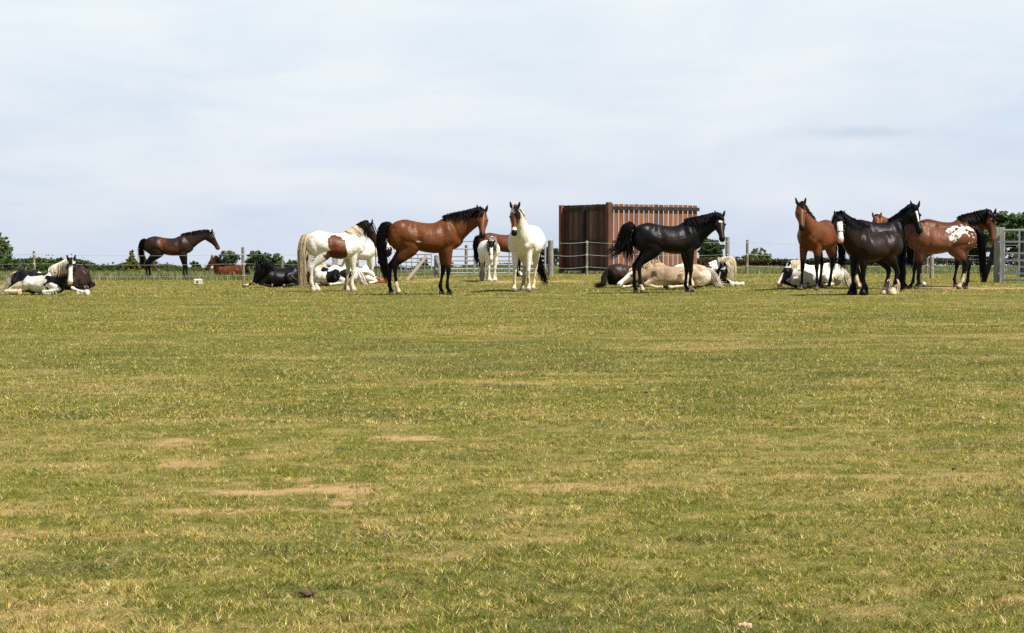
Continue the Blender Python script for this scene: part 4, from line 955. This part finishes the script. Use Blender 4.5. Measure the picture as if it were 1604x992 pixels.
# in front of the shelter
make_horse('dark brown horse lying behind the dun horse by the wooden windbreak', (990, 452.0), 30, .86, lie=True, roll=.15, zs=.94, depth=1.2, poll=(1018, 402, .1), nose=(1033, 424, -1), girth=1.08,
  coat=dict(base=BRN * 1.6, head=BLK * 1.4, legs=(1.4, BLK), soft=[(-.3, -.1, 1.3, .45, .5, .25, BRN * 2.6, .7)], blobs=[(-.80, -.1, 1.0, .35, .5, .28, BLK * 1.3)]), mane=dict(col=[BLK], len=.25, side=[-1]), forelock=dict(len=.2, col=[BLK]), tail=dict(path=lietail((-.95, 0, .32), (-1.05, -.1, .10), (-1.4, -.2, .04)), col=[BLK, BRN]))
make_horse('pale dun horse lying with its white face turned left', (1056, 453.5), 178, .93, sx=1.08, lie=True, roll=.14, zs=.90, poll=(992, 421, -.25), nose=(967, 444, -1),
  legs=[LIE_F_FOLD, LIE_F_OUT, [(-.50, .18, .42), (-.18, .33, .34), (-.42, .42, .12), (-.02, .46, .07), (.08, .46, .06), (.16, .46, .055)], LIE_H],
  coat=dict(base=DUN, head=DUN * .6, blaze=(.07, .085, .05, 1.02), snip=WHT * .85, blobs=[(-.82, .2, .98, .24, .4, .35, WHT)], soft=[(-.5, .2, 1.35, .3, .3, .2, CREAM * .9, .8), (.25, .2, 1.25, .35, .5, .3, DUN * .55, .9), (-.2, .2, .95, .3, .5, .15, DUN * .5, .8), (.6, 0, 1.2, .2, .4, .3, DUN * .6, .8)], socks=[(1.6, CREAM), (1.6, CREAM), (1.0, CREAM), (1.0, WHT)], hoof=CREAM * .6),
  mane=dict(col=[CREAM, DUN], len=.16, side=[1, -1], lift=.03), forelock=dict(len=.16, col=[CREAM]), tail=dict(path=lietail((-.92, 0, .36), (-1.0, 0, .14), (-1.1, .1, .04)), col=[WHT, CREAM]))
make_horse('black and white horse lying with a blond mane over its lowered head', (1098, 449), 4, .88, lie=True, roll=-.1, zs=.90, poll=(1131, 416, -.35), nose=(1120, 447, -1), neckmid=([.62, -.02, .52], [1.02, -.05, .72]), neckw=1.05,
  legs=[LIE_F_OUT, [(.42, .17, .50), (.40, .19, .25), (.72, .21, .13), (.86, .22, .07), (.93, .22, .07), (1.0, .22, .06)], LIE_H, LIE_H], feather=[.5, .6, .5, .5],
  coat=dict(base=WHT, head=BLK * 1.3, blaze=(.03, .04, .3, 1.0), blobs=[(.05, -.2, 1.42, .22, .4, .16, BRN * 2), (.6, 0, 1.1, .2, .4, .25, BLK)]), mane=dict(col=[WHT, CREAM, BLOND], len=.50, side=[1, 1, -1], n=170, lift=.05, range=(.3, 1)), forelock=dict(len=.42, col=[BLK], n=40, side=-.2),
  tail=dict(path=lietail((-.92, 0, .36), (-1.0, 0, .14), (-1.1, 0, .04)), col=[WHT]))
make_horse('black horse with a small white star and its tail swinging out, standing side-on', (1051, 458.5), 7, 1.005, sx=1.03, poll=(1127.5, 338.5, -.3), nose=(1129.5, 374, -1), feet=[1077, 1085, 996, 1007], headscale=1.03,
  coat=dict(base=BLK * 1.4, soft=[(-.0, 0, 1.15, .4, .7, .18, BRN * 1.0, .7)], head=BRN * 1.0, muzzle=BLK * 1.5, earcol=BLK, stars=[(.24, .026)], socks=[None, (3.1, WHT), None, (3.1, CREAM)]),
  mane=dict(col=[BLK, BLK * 1.5], len=.26, side=[-1, -1, 1], n=150, lift=.03), forelock=dict(len=.16, col=[BLK], side=.4), tail=dict(path=[(-.80, 0, 1.44), (-.92, 0, 1.48), (-1.02, -.02, 1.30), (-1.10, -.03, 1.02), (-1.34, -.04, .86)], path2=[(-.80, 0, 1.44), (-.92, 0, 1.46), (-.98, -.02, 1.25), (-.94, -.03, .98), (-.90, -.04, .70)], col=[BLK, BLK * 1.4], w=1.3, tip=.10, n=150))
# the group on the right
make_horse('white horse with a black head lying behind the bay that faces forward', (1272, 452.2), -160, .93, lie=True, roll=.12, zs=.86, depth=.6, poll=(1232, 414, -.35), nose=(1214.5, 445.5, -1), girth=1.08,
  coat=dict(base=WHT, head=BLK * 1.5, blaze=(.035, .055, .42, 1.03), snip=PINK, socks=[(1.5, CREAM), (1.5, BRN), (1.5, CREAM), (1.5, CREAM)]), mane=dict(col=[WHT, BLOND, CREAM], len=.22, side=[1, -1]), forelock=dict(len=.12, col=[BLK]), tail=dict(path=lietail((-.92, 0, .36), (-1.0, 0, .14), (-1.1, 0, .04)), col=[WHT]))
make_horse('reddish bay horse with a tousled black forelock, standing and facing forward', (1267, 454.8), -121, 1.03, anchor=(.46, 0), poll=(1254, 319, -.75), nose=(1252.5, 357, -1), feet=[1278.5, 1254, 1291, 1283], girth=1.06, headscale=1.05, neckw=.95,
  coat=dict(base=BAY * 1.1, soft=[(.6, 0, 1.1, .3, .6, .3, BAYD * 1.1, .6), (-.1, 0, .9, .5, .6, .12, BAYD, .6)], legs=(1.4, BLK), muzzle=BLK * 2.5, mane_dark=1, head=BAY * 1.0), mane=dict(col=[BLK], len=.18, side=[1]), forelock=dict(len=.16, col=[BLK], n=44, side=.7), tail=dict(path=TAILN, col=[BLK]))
make_horse('bay horse standing at the back beside the right-hand gate post', (1484, 452), 14, 1.045, depth=1.0, poll=(1552, 335.5, -.1), nose=(1552.5, 377, -1), feet=[1496, 1509, 1449, 1440], headscale=1.05,
  coat=dict(base=BAY * .75, legs=(1.5, BLK), muzzle=BAY * 1.2, mane_dark=1, stars=[(.18, .018)], socks=[None, None, (2.6, WHT), None]), mane=dict(col=[BLK, BLK * 1.5], len=.34, side=[-1, -1, 1], n=160, lift=.03), forelock=dict(len=.24, col=[BLK], side=.4), tail=dict(path=TAILN, col=[BLK]))
def appy(P, pid, pt, nz, nf, col):
    t = pid <= 1
    sp = fbm(P * 9 + 3, 3)
    q = np.sqrt(((P[:, 0] + .50) / .38) ** 2 + ((P[:, 2] - 1.36) / .30) ** 2) + nz * .5
    m = t & (q < 1) & (fbm(P * 22 + 3, 2) * .5 + sp * .5 > .36 + .20 * q); col[m] = WHT * .95
    k = t & (q < 1) & (fbm(P * 14 + 30, 2) > .66); col[k] = BAYD
    r = fbm(P * 40, 2)[:, None]; mm = ~m; col[mm] = (col * (.75 + .55 * r))[mm]
make_horse('roan brown horse with a spotted white patch on its rump, facing left', (1469, 453.2), 180, .955, sx=1.06, poll=(1373, 340, .35), nose=(1371, 374, -1), feet=[1434, 1424, 1501, 1512], girth=1.05,
  coat=dict(base=np.array([.135, .052, .026]), legs=(1.5, BLK * 2), head=BAY, fn=appy, socks=[None, None, (2.6, CREAM), None]), mane=dict(col=[BLK], len=.15, side=[-1]), tail=dict(path=[(-.80, 0, 1.43), (-.92, 0, 1.34), (-.98, 0, 1.05), (-1.0, 0, .7), (-1.04, 0, .22)], col=[BLK], w=1.1))
make_horse('tall black horse with a thin white face stripe, behind the shaggy-legged cob', (1379, 452), 12, 1.03, depth=-.5, poll=(1433.5, 323.5, -.2), nose=(1438, 362, -1), feet=[1413, 1420, 1358, 1347], headscale=1.03, neckw=1.05,
  coat=dict(base=BLK * 1.2, legs=(9, BLK), blaze=(.022, .016, .14, .60), blobs=[(.75, -.1, 1.6, .2, .3, .2, BRN * 1.5)], socks=[None, None, (3.4, CREAM), (2.7, CREAM)]), mane=dict(col=[BLK], len=.16, side=[1, -1]), forelock=dict(len=.14, col=[BLK]), tail=dict(path=TAILN, col=[BLK]))
make_horse('stocky dark cob with a wide white face and shaggy feet, nearest of the right group', (1364, 462.5), -152, .865, poll=(1314.5, 339, -.72), nose=(1313, 376, -1), feet=[1353, 1333, 1398, 1384], girth=1.18, neckw=1.2, legw=1.15, headscale=1.12, halter=True,
  coat=dict(base=BRN * .75, soft=[(-.1, 0, 1.1, .4, .7, .25, BRN * 1.6, .7)], head=BLK * 1.8, neck=BLK * 1.8, neck_from=.4, legs=(1.2, BLK), blaze=(.05, .06, .12, 1.02), snip=PINK * .9, socks=[None, None, (3.3, CREAM * 1.1), (3.1, CREAM * 1.1)]), mane=dict(col=[BLK], len=.32, side=[1, 1, -1], n=170, lift=.05, range=(.05, 1)),
  forelock=dict(len=.2, col=[BLK]), tail=dict(path=TAILL, col=[BLK]), feather=[1.3, 1.3, 1.4, 1.4])
